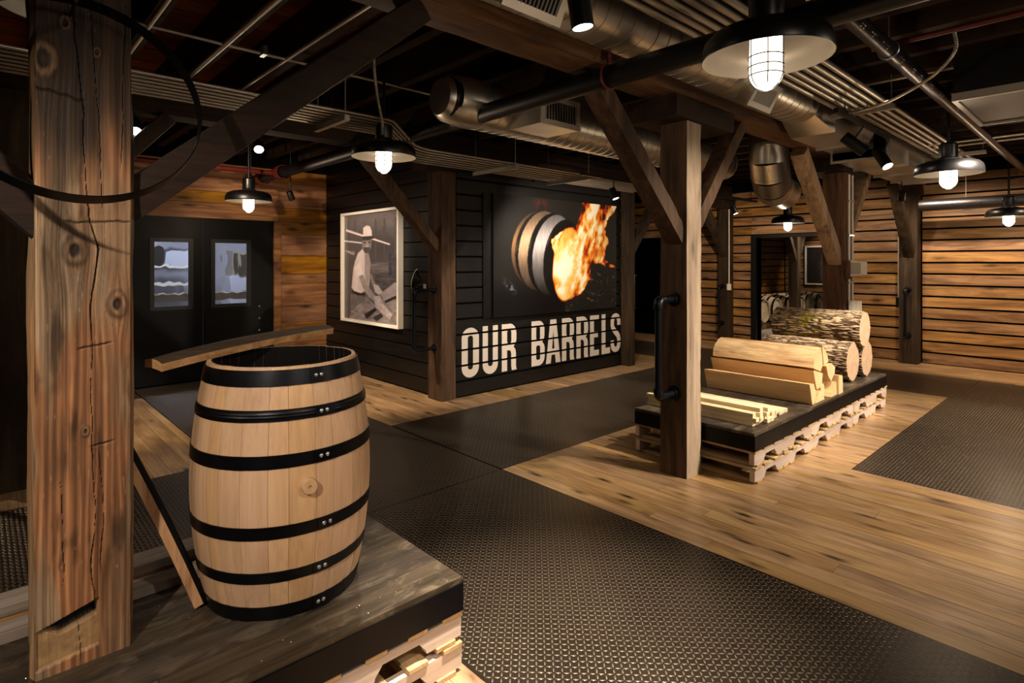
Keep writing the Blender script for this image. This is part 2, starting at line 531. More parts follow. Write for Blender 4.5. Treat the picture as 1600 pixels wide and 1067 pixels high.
M['galv'] = paint('galvanised_duct', 'c8c2b6', 0.36, 0.95, 0.06, 3)
M['conduit'] = paint('conduit_steel', 'b8b2a6', 0.42, 0.85, 0.05, 3)
M['shade_out'] = paint('black_lamp_enamel', '0b0b0c', 0.35, 0.0, 0.2, 8)
M['shade_in'] = paint('grey_lamp_lining', '5a544b', 0.45, 0.3, 0.1, 8)
M['white'] = paint('white_frame_paint', 'e9e0d2', 0.5, 0, 0.03, 4)
M['grille'] = paint('white_grille_enamel', 'b4ada2', 0.45, 0.1, 0.06, 6)
M['dark'] = paint('unlit_backing', '050505', 0.9, 0, 0.2, 4, 0.1)
M['rubber'] = paint('black_rubber_door', '030304', 0.42, 0, 0.25, 2.5, 0.15)
M['dim_duct'] = paint('dull_grey_duct', '55545a', 0.35, 0.9, 0.1, 4)
M['red'] = paint('red_pipe_paint', '5a1712', 0.5, 0.1, 0.2, 10)
M['pale'] = paint('pale_grey_plastic', 'bdb6aa', 0.5, 0, 0.05, 6)
M['concrete'] = paint('grey_concrete_floor', '8a8172', 0.6, 0, 0.1, 3)
M['letter'] = paint('off_white_letter_paint', 'd9cfc2', 0.6, 0, 0.05, 10)
M['stencil'] = paint('white_stencil_ink', 'd2ccc0', 0.7, 0, 0.1, 60)
M['bulb'] = glow('lit_glass_jar', (1.0, 0.86, 0.66), 4.0)
M['lens'] = glow('lit_spot_lens', (1.0, 0.9, 0.75), 14.0)
M['old_barrel'] = wood('used_barrel_staves', ['6b5b44', '94836a', 'ab9a7d', 'bcab8c'], 'y', 0.8, 0.6, 0.12, 0.2, 0.3, 0.3, 0.5)
M['fire_print'] = attr_mat('fire_photo_print', 0.5, 0.25)
M['photo_print'] = attr_mat('black_and_white_photo_print', 0.45, 0.3, 0.5)
M['hero'] = attr_mat('hewn_post_wood', 0.62, 0.3, 0.0, 0.35)
M['bark'] = attr_mat('rough_log_bark', 0.85, 0.15)
M['cool'] = paint('cool_grey_workshop_wall', '9a9eab', 0.6, 0, 0.1, 2)


def tread_mat():
    m, nt, b = new_mat('worn_tread_plate_steel')
    tc = N(nt, 'ShaderNodeTexCoord')
    n = noise_tex(nt, tc.outputs['Object'], None, 1.3, 6, 0.65)
    n2 = noise_tex(nt, tc.outputs['Object'], None, 30, 4, 0.6)
    f = mathn(nt, 'ADD', mathn(nt, 'MULTIPLY', n, 0.7), mathn(nt, 'MULTIPLY', n2, 0.3))
    r = ramp(nt, [(0.3, '17130f'), (0.55, '2a241d'), (0.8, '42392f')]); nt.links.new(f, r.inputs[0])
    nt.links.new(r.outputs[0], b.inputs['Base Color'])
    b.inputs['Metallic'].default_value = 0.5
    nt.links.new(mathn(nt, 'ADD', mathn(nt, 'MULTIPLY', f, 0.25), 0.22), b.inputs['Roughness'])
    return m


M['tread'] = tread_mat()
M['lug'] = paint('worn_tread_lugs', '786c5c', 0.32, 0.6, 0.3, 3)

# ------------------------------------------------------------------ floor
floor = MB().box(-4.2, 17.6, -4.2, 10.6, -0.10, -0.03).build('floor', M['dark'])
tag(floor, kind='structure')
PW = 0.127


def plank_field(x0, x1, y0, y1, maxlen=3.4):
    x = x0; i = 0
    while x < x1 - 0.02:
        xe = min(x + PW, x1)
        y = y0; first = True
        while y < y1 - 0.02:
            L = maxlen * random.uniform(0.55, 1.15) if (first and y1 - y0 > maxlen) else maxlen * random.uniform(0.9, 1.3)
            ye = y + L
            if y1 - ye < 0.4: ye = y1
            j = random.uniform(-0.0007, 0.0007)
            mbox('floor_plank', M['floor'], floor, x + 0.0014, xe - 0.0014, y + 0.0012, ye - 0.0012, -0.03, j)
            y = ye; first = False
        x = xe


plank_field(2.966, 4.936, -0.9, 3.30)
plank_field(4.936, 8.39, 1.465, 3.30)
plank_field(2.955, 3.97, 4.915, 7.9)
plank_field(3.97, 7.45, 4.915, 5.6)
plank_field(7.45, 8.39, 4.915, 8.55)
plank_field(-1.2, 1.415, 4.92, 7.9, 2.6)
plank_field(-0.2, 1.415, -0.2, 3.30, 2.8)
plank_field(9.89, 10.95, -0.9, 8.5, 3.2)

LUG = {}


def lugs(x0, x1, y0, y1, plate, p=0.0238):
    nx = int((x1 - x0 - 0.012) / p); ny = int((y1 - y0 - 0.012) / p)
    gx = x0 + (x1 - x0) / 2 + (np.arange(nx) - (nx - 1) / 2) * p
    gy = y0 + (y1 - y0) / 2 + (np.arange(ny) - (ny - 1) / 2) * p
    GX, GY = np.meshgrid(gx, gy); GX = GX.ravel(); GY = GY.ravel()
    I, J = np.meshgrid(np.arange(nx), np.arange(ny))
    par = ((I + J) % 2).ravel()
    ang = np.where(par == 0, PI / 4, -PI / 4)
    c, s = np.cos(ang), np.sin(ang)
    L, Wd, H = 0.0152, 0.0052, 0.0024
    lo = [(-L, 0, -0.001), (0, -Wd, -0.001), (L, 0, -0.001), (0, Wd, -0.001), (-L * 0.5, 0, H), (L * 0.5, 0, H)]
    V = np.zeros((len(GX), 6, 3))
    for k, (a, b_, z) in enumerate(lo):
        V[:, k, 0] = GX + a * c - b_ * s; V[:, k, 1] = GY + a * s + b_ * c; V[:, k, 2] = z
    base = np.arange(len(GX))[:, None] * 6
    tri = np.concatenate([base + np.array(t) for t in ((0, 1, 4), (0, 4, 3), (1, 2, 5), (2, 3, 5), (1, 5, 4), (3, 4, 5))], 0)
    me = bpy.data.meshes.new('tread_lugs')
    P = V.reshape(-1, 3) - np.array(ORG[plate.name])
    me.vertices.add(len(P)); me.vertices.foreach_set('co', P.ravel())
    me.loops.add(tri.size); me.loops.foreach_set('vertex_index', tri.ravel())
    me.polygons.add(len(tri)); me.polygons.foreach_set('loop_start', np.arange(0, tri.size, 3))
    me.polygons.foreach_set('loop_total', np.full(len(tri), 3))
    me.update()
    o = link_mesh('tread_lugs', me, M['lug'], plate, None)
    o['kind'] = 'stuff'


def plate_field(x0, x1, y0, y1, nx=1, ny=1):
    for i in range(nx):
        for j in range(ny):
            a0 = x0 + (x1 - x0) * i / nx; a1 = x0 + (x1 - x0) * (i + 1) / nx
            b0 = y0 + (y1 - y0) * j / ny; b1 = y0 + (y1 - y0) * (j + 1) / ny
            p = mbox('tread_plate', M['tread'], floor, a0 + 0.001, a1 - 0.001, b0 + 0.001, b1 - 0.001, -0.03, 0.0)
            lugs(a0, a1, b0, b1, p)


plate_field(1.415, 2.966, -0.6, 3.30, 1, 1)          # aisle that runs past the camera
plate_field(1.415, 2.955, 3.30, 4.917, 1, 1)
plate_field(1.415, 2.955, 4.917, 8.5, 1, 2)
plate_field(2.966, 8.39, 3.30, 4.915, 3, 1)          # cross aisle
plate_field(-1.2, 1.415, 3.30, 4.92, 1, 1)
plate_field(4.936, 8.39, -1.0, 1.465, 2, 1)          # right-hand plates
plate_field(8.39, 9.89, -1.0, 8.5, 1, 4)
plate_field(-1.2, 1.415, 7.9, 8.5, 1, 1)

# ------------------------------------------------------------------ walls and ceiling
RH = 0.1835     # row height of the board walls
ZT = 2.95


def board_rows(parent, axis, fixed, a0, a1, z0, z1, mat, thick, cuts, gap=0.024, rh=RH, off=0.008, jit=0.002):
    """horizontal boards proud of a backing; fixed = (back, front) coordinates on the other axis"""
    z = off + rh * math.floor((z0 - off) / rh + 1e-6); r = 0
    while z < z1 - 0.03:
        lo, hi = max(z + gap / 2, z0), min(z + rh - gap / 2, z1)
        if hi - lo > 0.03:
            xs = [a0] + sorted(c + random.uniform(-0.35, 0.35) for c in cuts if a0 + 0.5 < c < a1 - 0.5) + [a1]
            for p, q in zip(xs[:-1], xs[1:]):
                f0, f1 = fixed
                d = random.uniform(-jit, jit)
                if axis == 'x':
                    mbox('wall_plank', mat, parent, p + 0.001, q - 0.001, min(f0, f1 + d), max(f0, f1 + d), lo, hi)
                else:
                    mbox('wall_plank', mat, parent, min(f0, f1 + d), max(f0, f1 + d), p + 0.001, q - 0.001, lo, hi)
        z += rh; r += 1


# the dark boarded room in the middle
wm = MB().box(4.095, 7.28, 5.385, 8.52, -0.02, 3.3).box(3.99, 4.095, 5.64, 8.52, -0.02, 3.3).build('wall_middle', M['dark'])
tag(wm, kind='structure')
board_rows(wm, 'x', (5.387, 5.36), 4.095, 7.285, 0.008, 2.95, M['black_x'], 0.02, [5.7], 0.024)
board_rows(wm, 'y', (3.992, 3.965), 5.64, 8.50, 0.008, 2.95, M['black_y'], 0.02, [7.0], 0.014)

# right-hand plank wall with the opening to the barrel room
wr = MB().box(10.97, 11.12, -4.2, 3.25, -0.02, 3.3).box(10.97, 11.12, 4.873, 8.6, -0.02, 3.3).box(10.97, 11.12, 3.25, 4.873, 2.075, 3.3).build('wall_right', M['dark'])
tag(wr, kind='structure')
board_rows(wr, 'y', (10.972, 10.95), -1.4, 2.24, 0.008, 2.95, M['wall_y'], 0.02, [0.4], 0.03, 0.1765, -0.002)
board_rows(wr, 'y', (10.972, 10.95), 2.52, 3.25, 0.008, 2.95, M['wall_y'], 0.02, [], 0.03, 0.1765, -0.002)
board_rows(wr, 'y', (10.972, 10.95), 3.25, 4.98, 2.12, 2.95, M['wall_y'], 0.02, [], 0.03, 0.1765, -0.002)
board_rows(wr, 'y', (10.972, 10.95), 4.98, 6.95, 0.008, 2.95, M['wall_y'], 0.02, [], 0.03, 0.1765, -0.002)
board_rows(wr, 'y', (10.972, 10.95), 6.95, 8.5, 2.12, 2.95, M['wall_y'], 0.02, [], 0.03, 0.1765, -0.002)
t1 = MB().box(10.90, 11.14, 4.873, 4.975, 0, 2.10).build('trim_1', M['black']); tag(t1, kind='structure')
t2 = MB().box(10.92, 11.14, 3.25, 4.975, 2.06, 2.115).build('trim_2', M['black']); tag(t2, kind='structure')
# black door far along that wall
d3 = MB().box(10.93, 10.972, 6.98, 7.85, 0.0, 2.09).build('door_3', M['rubber']); tag(d3, kind='structure')
dh = MB().tube([(10.93, 7.62, 1.3), (10.86, 7.62, 1.3), (10.86, 7.62, 0.55), (10.93, 7.62, 0.55)], 0.016, 8).build('door_handle', M['conduit'], d3, 50)

# door wall at the far left
wb = MB().box(-4.2, 1.28, 8.53, 8.66, -0.02, 3.3).box(3.18, 4.2, 8.53, 8.66, -0.02, 3.3).box(1.28, 3.18, 8.53, 8.66, 2.23, 3.3).box(4.2, 11.1, 8.53, 8.66, -0.02, 3.3).build('wall_back', M['dark'])
tag(wb, kind='structure')
rows_l = [0.0, 0.17, 0.33, 0.52, 0.69, 0.95, 1.27, 1.426, 1.69, 2.0, 2.19, 2.40, 2.56, 2.76, 2.95]
for z0, z1 in zip(rows_l[:-1], rows_l[1:]):
    d = random.uniform(-0.003, 0.003)
    if z0 < 2.18:
        segs = [(-1.6, 0.15), (0.15, 1.16), (3.27, 3.98)]
    else:
        c = random.choice([0.6, 2.2, 2.9]); segs = [(-1.6, c), (c, 3.98)]
        if z0 < 2.2: segs = [(-1.6, 1.2), (1.2, 3.23), (3.23, 3.98)]
    for a, b_ in segs:
        mbox('wall_plank', M['wall_x'], wb, a + 0.001, b_ - 0.001, 8.505 + d, 8.532, z0 + 0.002, z1 - 0.003)
t3 = MB().box(3.165, 3.265, 8.49, 8.55, 0, 2.19).build('trim_3', M['wall_x']); tag(t3, kind='structure')
t4 = MB().box(1.17, 1.27, 8.49, 8.55, 0, 2.19).build('trim_4', M['wall_x']); tag(t4, kind='structure')

# the enclosing walls behind the camera and the ceiling
wl = MB().box(-4.3, -4.2, -4.2, 8.6, 0, 3.3).build('wall_left', M['dark']); tag(wl, kind='structure')
wf = MB().box(-4.3, 11.1, -4.3, -4.2, 0, 3.3).build('wall_front', M['dark']); tag(wf, kind='structure')
ceil = MB().box(-4.3, 17.6, -4.3, 10.6, 3.42, 3.5).build('ceiling', M['dark']); tag(ceil, kind='structure')
y = -1.0
while y < 8.5:
    for a, b_ in ((-1.6, 2.2), (2.2, 5.9), (5.9, 10.9)):
        c = random.uniform(-0.3, 0.3)
        mbox('ceiling_board', M['deck'], ceil, a, b_ - 0.004, y + 0.003, y + 0.197, 3.39 + random.uniform(-0.003, 0.003), 3.42)
    y += 0.2
x = -1.5
while x < 10.8:
    mbox('joist', M['joist'], ceil, x - 0.04, x + 0.04, -4.1, 8.5, 3.09, 3.39)
    x += 0.46

# ------------------------------------------------------------------ double swing doors with clear vision panels
for n, (x0, x1, wx0, wx1) in enumerate(((1.285, 2.225, 1.66, 2.06), (2.235, 3.165, 2.38, 2.80))):
    root = MB()
    zb, zt, wz0, wz1 = 0.01, 2.2, 1.02, 1.86
    root.box(x0, wx0, 8.53, 8.57, zb, zt).box(wx1, x1, 8.53, 8.57, zb, zt).box(wx0, wx1, 8.53, 8.57, zb, wz0).box(wx0, wx1, 8.53, 8.57, wz1, zt)
    d = root.build('door_%d' % (n + 1), M['rubber']); tag(d, kind='structure')
    f = MB()
    for a in ((wx0 - 0.05, wx0, wz0 - 0.05, wz1 + 0.05), (wx1, wx1 + 0.05, wz0 - 0.05, wz1 + 0.05), (wx0, wx1, wz0 - 0.05, wz0), (wx0, wx1, wz1, wz1 + 0.05)):
        f.box(a[0], a[1], 8.520, 8.532, a[2], a[3])
    f.build('window_frame', M['black'], d)
    # creased clear vinyl
    U = 22; vs = []; fs = []
    for j in range(U + 1):
        for i in range(U + 1):
            u, v = i / U, j / U
            ed = min(u, 1 - u, v, 1 - v)
            vs.append((wx0 + (wx1 - wx0) * u, 8.545 + 0.012 * (mnoise.noise((u * 5 + n * 9, v * 4, 3)) + 0.8 * abs(mnoise.noise((u * 9 + v * 6, v * 3, n)))) * min(1, ed * 8), wz0 + (wz1 - wz0) * v))
    for j in range(U):
        for i in range(U):
            a = j * (U + 1) + i
            fs.append((a, a + 1, a + U + 2, a + U + 1))
    MB().add(vs, fs).build('vinyl_pane', None, d, 60).data.materials.append(None)
    mbox('kick_plate', M['rubber'], d, x0 + 0.02, x1 - 0.02, 8.518, 8.53, 0.03, 0.93)
    hx = x0 + 0.06 if n == 0 else x1 - 0.2
    for k in range(8 if n == 0 else 5):
        MB().lathe([(0.016, 0.0), (0.014, 0.006), (0.0, 0.009)], 8, (hx, 8.518, 0.12 + 0.165 * k if n == 0 else 0.28 + 0.17 * k), (0, -1, 0)).build('rivet', M['rivet'], d, 60)


def vinyl():
    m, nt, b = new_mat('creased_clear_vinyl')
    b.inputs['Base Color'].default_value = (0.9, 0.92, 1, 1)
    b.inputs['Transmission Weight'].default_value = 0.92
    b.inputs['Roughness'].default_value = 0.06
    b.inputs['IOR'].default_value = 1.15
    return m


VINYL = vinyl()
for o in list(bpy.data.objects):
    if o.name.startswith('vinyl_pane'):
        o.data.materials.clear(); o.data.materials.append(VINYL)
# workshop glimpsed beyond the doors
ws = MB().box(-0.5, 5.5, 12.6, 12.7, 0, 3.3).box(-0.6, -0.5, 8.66, 12.6, 0, 3.3).box(5.5, 5.6, 8.66, 12.6, 0, 3.3).box(-0.5, 5.5, 8.66, 12.6, -0.1, -0.03).box(-0.5, 5.5, 8.66, 12.6, 3.3, 3.4).build('wall_workshop', M['cool'])
tag(ws, kind='structure')
l = bpy.data.lights.new('workshop_tube_light', 'AREA'); l.energy = 100; l.color = (0.80, 0.86, 1.0); l.shape = 'RECTANGLE'; l.size = 3.0; l.size_y = 0.3
o = bpy.data.objects.new('workshop_tube_light', l); COL.objects.link(o); o.location = (2.6, 10.4, 3.1)
t = thing('roller_conveyor', 'steel roller conveyor seen through the left door window', 'conveyor', (2.2, 10.6, -0.03))
mbox('side_rail', M['conduit'], t, 0.9, 4.2, 10.28, 10.33, 0.98, 1.10)
mbox('side_rail', M['conduit'], t, 0.9, 4.2, 10.85, 10.90, 0.98, 1.10)
for k in range(14):
    MB().tube([(1.0 + k * 0.23, 10.33, 1.06), (1.0 + k * 0.23, 10.85, 1.06)], 0.035, 8).build('roller', M['conduit'], t, 50)
for a in (1.1, 4.0):
    for b_ in (10.3, 10.88):
        mbox('leg', M['black'], t, a - 0.03, a + 0.03, b_ - 0.03, b_ + 0.03, -0.03, 0.98)
t = thing('packing_machine', 'blue-grey machine cabinet seen through the right door window', 'machine', (4.0, 11.6, -0.03))
mbox('cabinet', M['cool'], t, 3.3, 4.5, 11.3, 11.9, -0.03, 1.35)
mbox('control_panel', M['black'], t, 3.4, 4.3, 11.28, 11.3, 1.36, 1.75)
mbox('hood', M['conduit'], t, 3.35, 4.35, 11.3, 11.8, 1.35, 1.8)
t = thing('storage_rack', 'white steel rack seen through the left door window', 'rack', (2.4, 11.9, -0.03))
for z in (1.2, 1.5, 2.1):
    mbox('shelf', M['pale'], t, 1.6, 3.0, 11.7, 12.1, z, z + 0.04)
for a in (1.62, 2.98):
    mbox('upright', M['pale'], t, a - 0.03, a + 0.03, 11.7, 12.1, -0.03, 2.5)
mbox('bin', M['black'], t, 1.8, 2.3, 11.7, 12.0, 1.54, 1.85)
mbox('bin', M['cool'], t, 2.4, 2.8, 11.7, 12.0, 1.54, 1.8)

# ------------------------------------------------------------------ timber frame
def rough_box(x0, x1, y0, y1, z0, z1, axis, seed, amp=0.005, n=26, m=4):
    """hewn timber: a box divided along its length, faces and arrises worn unevenly"""
    lo = [x0, y0, z0]; hi = [x1, y1, z1]; k = 'xyz'.index(axis); a, b = [i for i in range(3) if i != k]
    ring = []
    for i in range(m): ring.append((i / m, 0.0))
    for i in range(m): ring.append((1.0, i / m))
    for i in range(m): ring.append((1 - i / m, 1.0))
    for i in range(m): ring.append((0.0, 1 - i / m))
    vs = []; fs = []; R = len(ring)
    for s in range(n + 1):
        w = s / n
        for (p, q) in ring:
            c = [0, 0, 0]
            c[k] = lo[k] + (hi[k] - lo[k]) * w
            c[a] = lo[a] + (hi[a] - lo[a]) * p; c[b] = lo[b] + (hi[b] - lo[b]) * q
            corner = (p in (0.0, 1.0)) and (q in (0.0, 1.0))
            sc = [5, 5, 5]; sc[k] = 2.2
            nz = mnoise.noise(Vector((c[0] * sc[0] + seed, c[1] * sc[1] + seed * 2, c[2] * sc[2])))
            nf = mnoise.noise(Vector((c[0] * sc[0] * 4 + seed, c[1] * sc[1] * 4, c[2] * sc[2] * 5)))
            d = amp * (nz + 0.5 * nf)
            if corner: d -= 0.004 + 0.010 * max(0, nf + nz * 0.5)
            dx = (p - 0.5); dy = (q - 0.5)
            ma = max(abs(dx), abs(dy))
            c[a] += d * (dx / ma if ma else 0); c[b] += d * (dy / ma if ma else 0)
            vs.append(tuple(c))
    for s in range(n):
        for i in range(R):
            j = (i + 1) % R
            fs.append((s * R + i, s * R + j, (s + 1) * R + j, (s + 1) * R + i))
    fs.append(tuple(range(R))[::-1]); fs.append(tuple(n * R + i for i in range(R)))
    return MB().add(vs, fs)


def brace_mb(p0, p1, w, t, seed):
    """diagonal brace from p0 (on the post) to p1 (under the beam), both in one vertical plane; w in the plane, t across"""
    a, b = Vector(p0), Vector(p1)
    d = b - a; L = d.length
    m = rough_box(-w / 2, w / 2, -t / 2, t / 2, 0, L, 'z', seed, 0.003, 16, 3)
    dz = d.normalized(); hy = Vector((0, 0, 1)).cross(dz)
    hy = hy.normalized(); hx = hy.cross(dz)
    m.v = [tuple(a + hx * v[0] + hy * v[1] + dz * v[2]) for v in m.v]
    return m


BZ = 2.80


def post(x0, x1, y0, y1, label, braces=(), z0=0.0, corbel=True, mat='timber_z', bmat='timber_z', seed=1.0, body=True, cx=None, face=None):
    t = thing('timber_post', label, 'post', ((x0 + x1) / 2, (y0 + y1) / 2, z0))
    zt = 2.64 if corbel else BZ
    if body:
        sh = rough_box(x0, x1, y0, y1, z0, zt, 'z', seed, 0.008 if face else 0.005, 60 if face else 26, 6 if face else 4)
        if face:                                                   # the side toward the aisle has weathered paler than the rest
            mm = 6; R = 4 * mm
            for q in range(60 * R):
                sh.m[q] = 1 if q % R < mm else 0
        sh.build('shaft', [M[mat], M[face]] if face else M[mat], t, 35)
    if corbel:
        cx0, cx1 = cx or (x0 - 0.19, x1 + 0.46)
        rough_box(cx0, cx1, y0 - 0.03, y1 + (0.0 if cx else 0.15), 2.64, BZ, 'x', seed + 3, 0.003, 10).build('corbel', M['timber_dark'], t, 35)
    yc = (y0 + y1) / 2 - 0.01
    for sgn, zf, run, w in braces:
        xs = x0 - 0.005 if sgn < 0 else x1 + 0.005
        xt = xs + sgn * run
        zt2 = 2.72 if not corbel else 2.70
        brace_mb((xs - sgn * 0.05, yc, zf - 0.045), (xt, yc, zt2 + 0.06), w, 0.15, seed + 7 + sgn).build('brace', M[bmat], t, 35)
    return t


# beams along X over the three rows of posts
for (y0, y1, lab, mt, nm) in ((2.19, 2.45, 'brown timber beam running over the near post and the post by the log display', 'timber_x', 1),
                              (5.36, 5.60, 'sooty timber beam running over the corner post of the dark boarded room', 'timber_dark', 2)):
    b = rough_box(-1.6, 10.94, y0, y1, BZ, 3.09, 'x', 11.0 * nm, 0.004, 90).build('ceiling_beam', M[mt], None, 35)
    tag(b, lab, 'beam')

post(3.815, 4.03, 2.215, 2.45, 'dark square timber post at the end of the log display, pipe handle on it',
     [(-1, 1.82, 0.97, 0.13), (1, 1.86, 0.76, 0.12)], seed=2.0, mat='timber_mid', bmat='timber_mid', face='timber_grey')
post(7.36, 7.60, 2.25, 2.50, 'brown cracked timber post behind the logs with grey conduits on its side',
     [(-1, 1.66, 1.05, 0.15), (1, 1.75, 0.9, 0.12)], seed=3.0, mat='timber_red', bmat='timber_pale')
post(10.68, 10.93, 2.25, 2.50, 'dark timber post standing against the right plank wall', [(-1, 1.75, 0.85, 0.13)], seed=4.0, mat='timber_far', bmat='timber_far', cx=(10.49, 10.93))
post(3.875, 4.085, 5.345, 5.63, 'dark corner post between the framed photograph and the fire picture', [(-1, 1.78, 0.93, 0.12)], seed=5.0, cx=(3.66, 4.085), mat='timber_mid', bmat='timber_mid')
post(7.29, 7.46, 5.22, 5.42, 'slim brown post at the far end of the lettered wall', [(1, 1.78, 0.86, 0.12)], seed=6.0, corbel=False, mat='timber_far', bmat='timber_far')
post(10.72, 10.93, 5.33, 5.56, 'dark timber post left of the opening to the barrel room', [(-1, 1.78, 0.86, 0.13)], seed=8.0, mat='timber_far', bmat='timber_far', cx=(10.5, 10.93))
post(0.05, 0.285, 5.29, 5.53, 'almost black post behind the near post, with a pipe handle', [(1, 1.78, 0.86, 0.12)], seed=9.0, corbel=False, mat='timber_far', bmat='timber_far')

# the near post: its seen faces are modelled in fine relief
PX0, PX1, PY0, PY1, PZ0 = 0.118, 0.366, 2.185, 2.44, 0.368
hp = post(PX0, PX1, PY0, PY1, 'thick hewn post nearest the viewer, knotty, cracked and notched at its foot',
          [(1, 1.80, 1.15, 0.125), (-1, 1.76, 0.95, 0.125)], z0=PZ0, corbel=False, bmat='timber_dark', seed=12.0, body=False)


def hero_colour(U, Z, seed=0):
    """U across (m), Z height (m)"""
    u = (U - PX0) / (PX1 - PX0)
    wx = u * 1.0
    warp = np.zeros_like(u); dark = np.zeros_like(u); light = np.zeros_like(u)
    knots = [(0.40, 1.635, 0.030, 1.0), (0.83, 1.465, 0.026, 1.0), (0.10, 2.20, 0.035, 0.9), (0.50, 1.08, 0.011, 0.6), (0.30, 2.32, 0.016, 0.8), (0.62, 2.25, 0.012, 0.7)] if seed == 0 else []
    ringc = np.zeros_like(u); ringm = np.zeros_like(u)
    for (ku, kz, kr, ks) in knots:
        dx = (u - ku) * (PX1 - PX0); dz = (Z - kz) * 0.62
        r = np.sqrt(dx * dx + dz * dz) + 0.004 * (fbm(u * 9, Z * 9, 5) - 0.5)
        warp += np.sign(dx) * np.exp(-(r / (kr * 2.0)) ** 2) * kr * 5.0 * ks
        mk = 1 - sstep(kr * 0.75, kr * 1.5, r)
        ringc = np.where(mk > ringm, r / kr, ringc); ringm = np.maximum(ringm, mk)
        dark = np.maximum(dark, (1 - sstep(kr * 0.25, kr * 0.55, r)) * ks)
    wob = 0.55 * fbm(u * 2.2, Z * 0.9, 21 + seed) + 0.25 * fbm(u * 5, Z * 3, 23 + seed)
    g1 = fbm(u * 14 - warp * 7, Z * 1.1, 3 + seed, 4)
    g2 = fbm(u * 60 - warp * 20 + 3 * wob, Z * 1.8, 8 + seed, 4, 0.65)
    g3 = fbm(u * 120 - warp * 30, Z * 5, 18 + seed, 2)
    band = (0.5 + 0.5 * np.sin((u * 34 - warp * 14 + 9 * wob) * 2.2)) ** 1.6
    t = np.clip(1.5 * (0.35 * g1 + 0.25 * g2 + 0.15 * g3 + 0.25 * band) - 0.28, 0, 1)
    orange = mix(rgb('4e311e'), rgb('b8845b'), t)
    t2 = np.clip(1.9 * (0.5 * g1 + 0.35 * g2 + 0.15 * g3) - 0.5, 0, 1)
    grey = mix(rgb('453425'), rgb('bda282'), t2)
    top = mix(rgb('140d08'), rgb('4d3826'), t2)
    n = fbm(u * 3.0, Z * 2.0, 31 + seed)
    wg = np.clip(sstep(0.48, 0.66, n) + np.exp(-((Z - 1.66) / 0.17) ** 2) * 0.8 + sstep(0.5, 0.9, u) * 0.6 * sstep(0.42, 0.6, fbm(u * 2, Z * 3, 44)), 0, 1)
    wt = sstep(1.80, 2.08, Z + 0.3 * (n - 0.5))  # spot falloff painted into the wood colour: darker toward the top
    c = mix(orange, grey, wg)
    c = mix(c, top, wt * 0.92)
    c = c * (0.72 + 0.5 * fbm(u * 5, Z * 5, 61 + seed))[..., None]
    rg = (0.5 + 0.5 * np.sin(ringc * 8.5 + 4 * fbm(u * 14, Z * 14, 66))) * (0.5 + 0.7 * vn(u * 40, Z * 40, 67))
    c = mix(c, mix(rgb('2c1e13'), rgb('8d6f50'), np.clip(rg, 0, 1)), ringm * 0.7)
    c = mix(c, rgb('150d07'), dark * (0.5 + 0.5 * vn(u * 30, Z * 30, 68)))
    blot = sstep(0.60, 0.78, fbm(u * 5, Z * 4, 77 + seed, 5))
    c = mix(c, rgb('23170d'), blot * 0.6)
    fleck = sstep(0.84, 0.93, fbm(u * 30, Z * 22, 87 + seed, 2))
    c = mix(c, rgb('c9b294'), fleck * 0.3)
    return c, g1, g2, ringm, dark


def crack_field(U, Z):
    u = (U - PX0) / (PX1 - PX0)
    d = np.zeros_like(u)
    paths = [([(2.62, .33), (2.3, .40), (2.05, .49), (1.85, .51), (1.74, .54), (1.64, .63), (1.56, .60), (1.47, .56), (1.30, .57), (1.12, .56), (0.98, .58), (0.84, .60), (0.66, .57), (0.52, .60)], 0.010),
             ([(2.5, .52), (2.2, .60), (1.95, .66), (1.75, .68)], 0.006), ([(1.02, .62), (0.92, .67), (0.80, .69), (0.62, .66)], 0.009),
             ([(0.95, .25), (0.80, .29), (0.62, .28)], 0.005), ([(1.9, .88), (2.2, .90), (2.5, .93)], 0.006), ([(0.55, .42), (0.46, .44), (0.37, .47)], 0.008)]
    for pts, w in paths:
        zs = np.array([p[0] for p in pts]); us = np.array([p[1] for p in pts]); o = np.argsort(zs)
        pos = np.interp(Z, zs[o], us[o]) + 0.05 * (fbm(Z * 9, Z * 0 + w * 900, 4, 4) - 0.5)
        inside = sstep(zs.min() - 0.02, zs.min() + 0.06, Z) * (1 - sstep(zs.max() - 0.06, zs.max() + 0.02, Z))
        ww = w * 0.8 * (0.12 + 1.15 * fbm(Z * 7, Z * 0 + w * 300, 3, 3) ** 1.5)
        d = np.maximum(d, (1 - sstep(ww * 0.5, ww * 1.3, np.abs(u - pos))) * inside)
    for (z0, ua, ub, sl) in ((1.335, .42, .78, 0.03), (1.03, .55, .80, 0.02), (2.115, 0.0, .5, -0.045), (1.72, .30, .98, 0.012)):
        zz = z0 + (u - ua) * sl + 0.006 * (vn(u * 12, u * 0, 8) - 0.5)
        d = np.maximum(d, 0.55 * (1 - sstep(0.0015, 0.004, np.abs(Z - zz))) * sstep(ua - 0.02, ua + 0.05, u) * (1 - sstep(ub - 0.05, ub + 0.02, u)))
    return d


def hero_front(U, V):
    X = PX0 + (PX1 - PX0) * U; Z = PZ0 + (BZ - PZ0) * V
    return X, Z


nu, nv = 130, 900
Ug, Vg = np.meshgrid(np.linspace(0, 1, nu), np.linspace(0, 1, nv))
Xg, Zg = hero_front(Ug, Vg)
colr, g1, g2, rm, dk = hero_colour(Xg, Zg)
ck = crack_field(Xg, Zg)
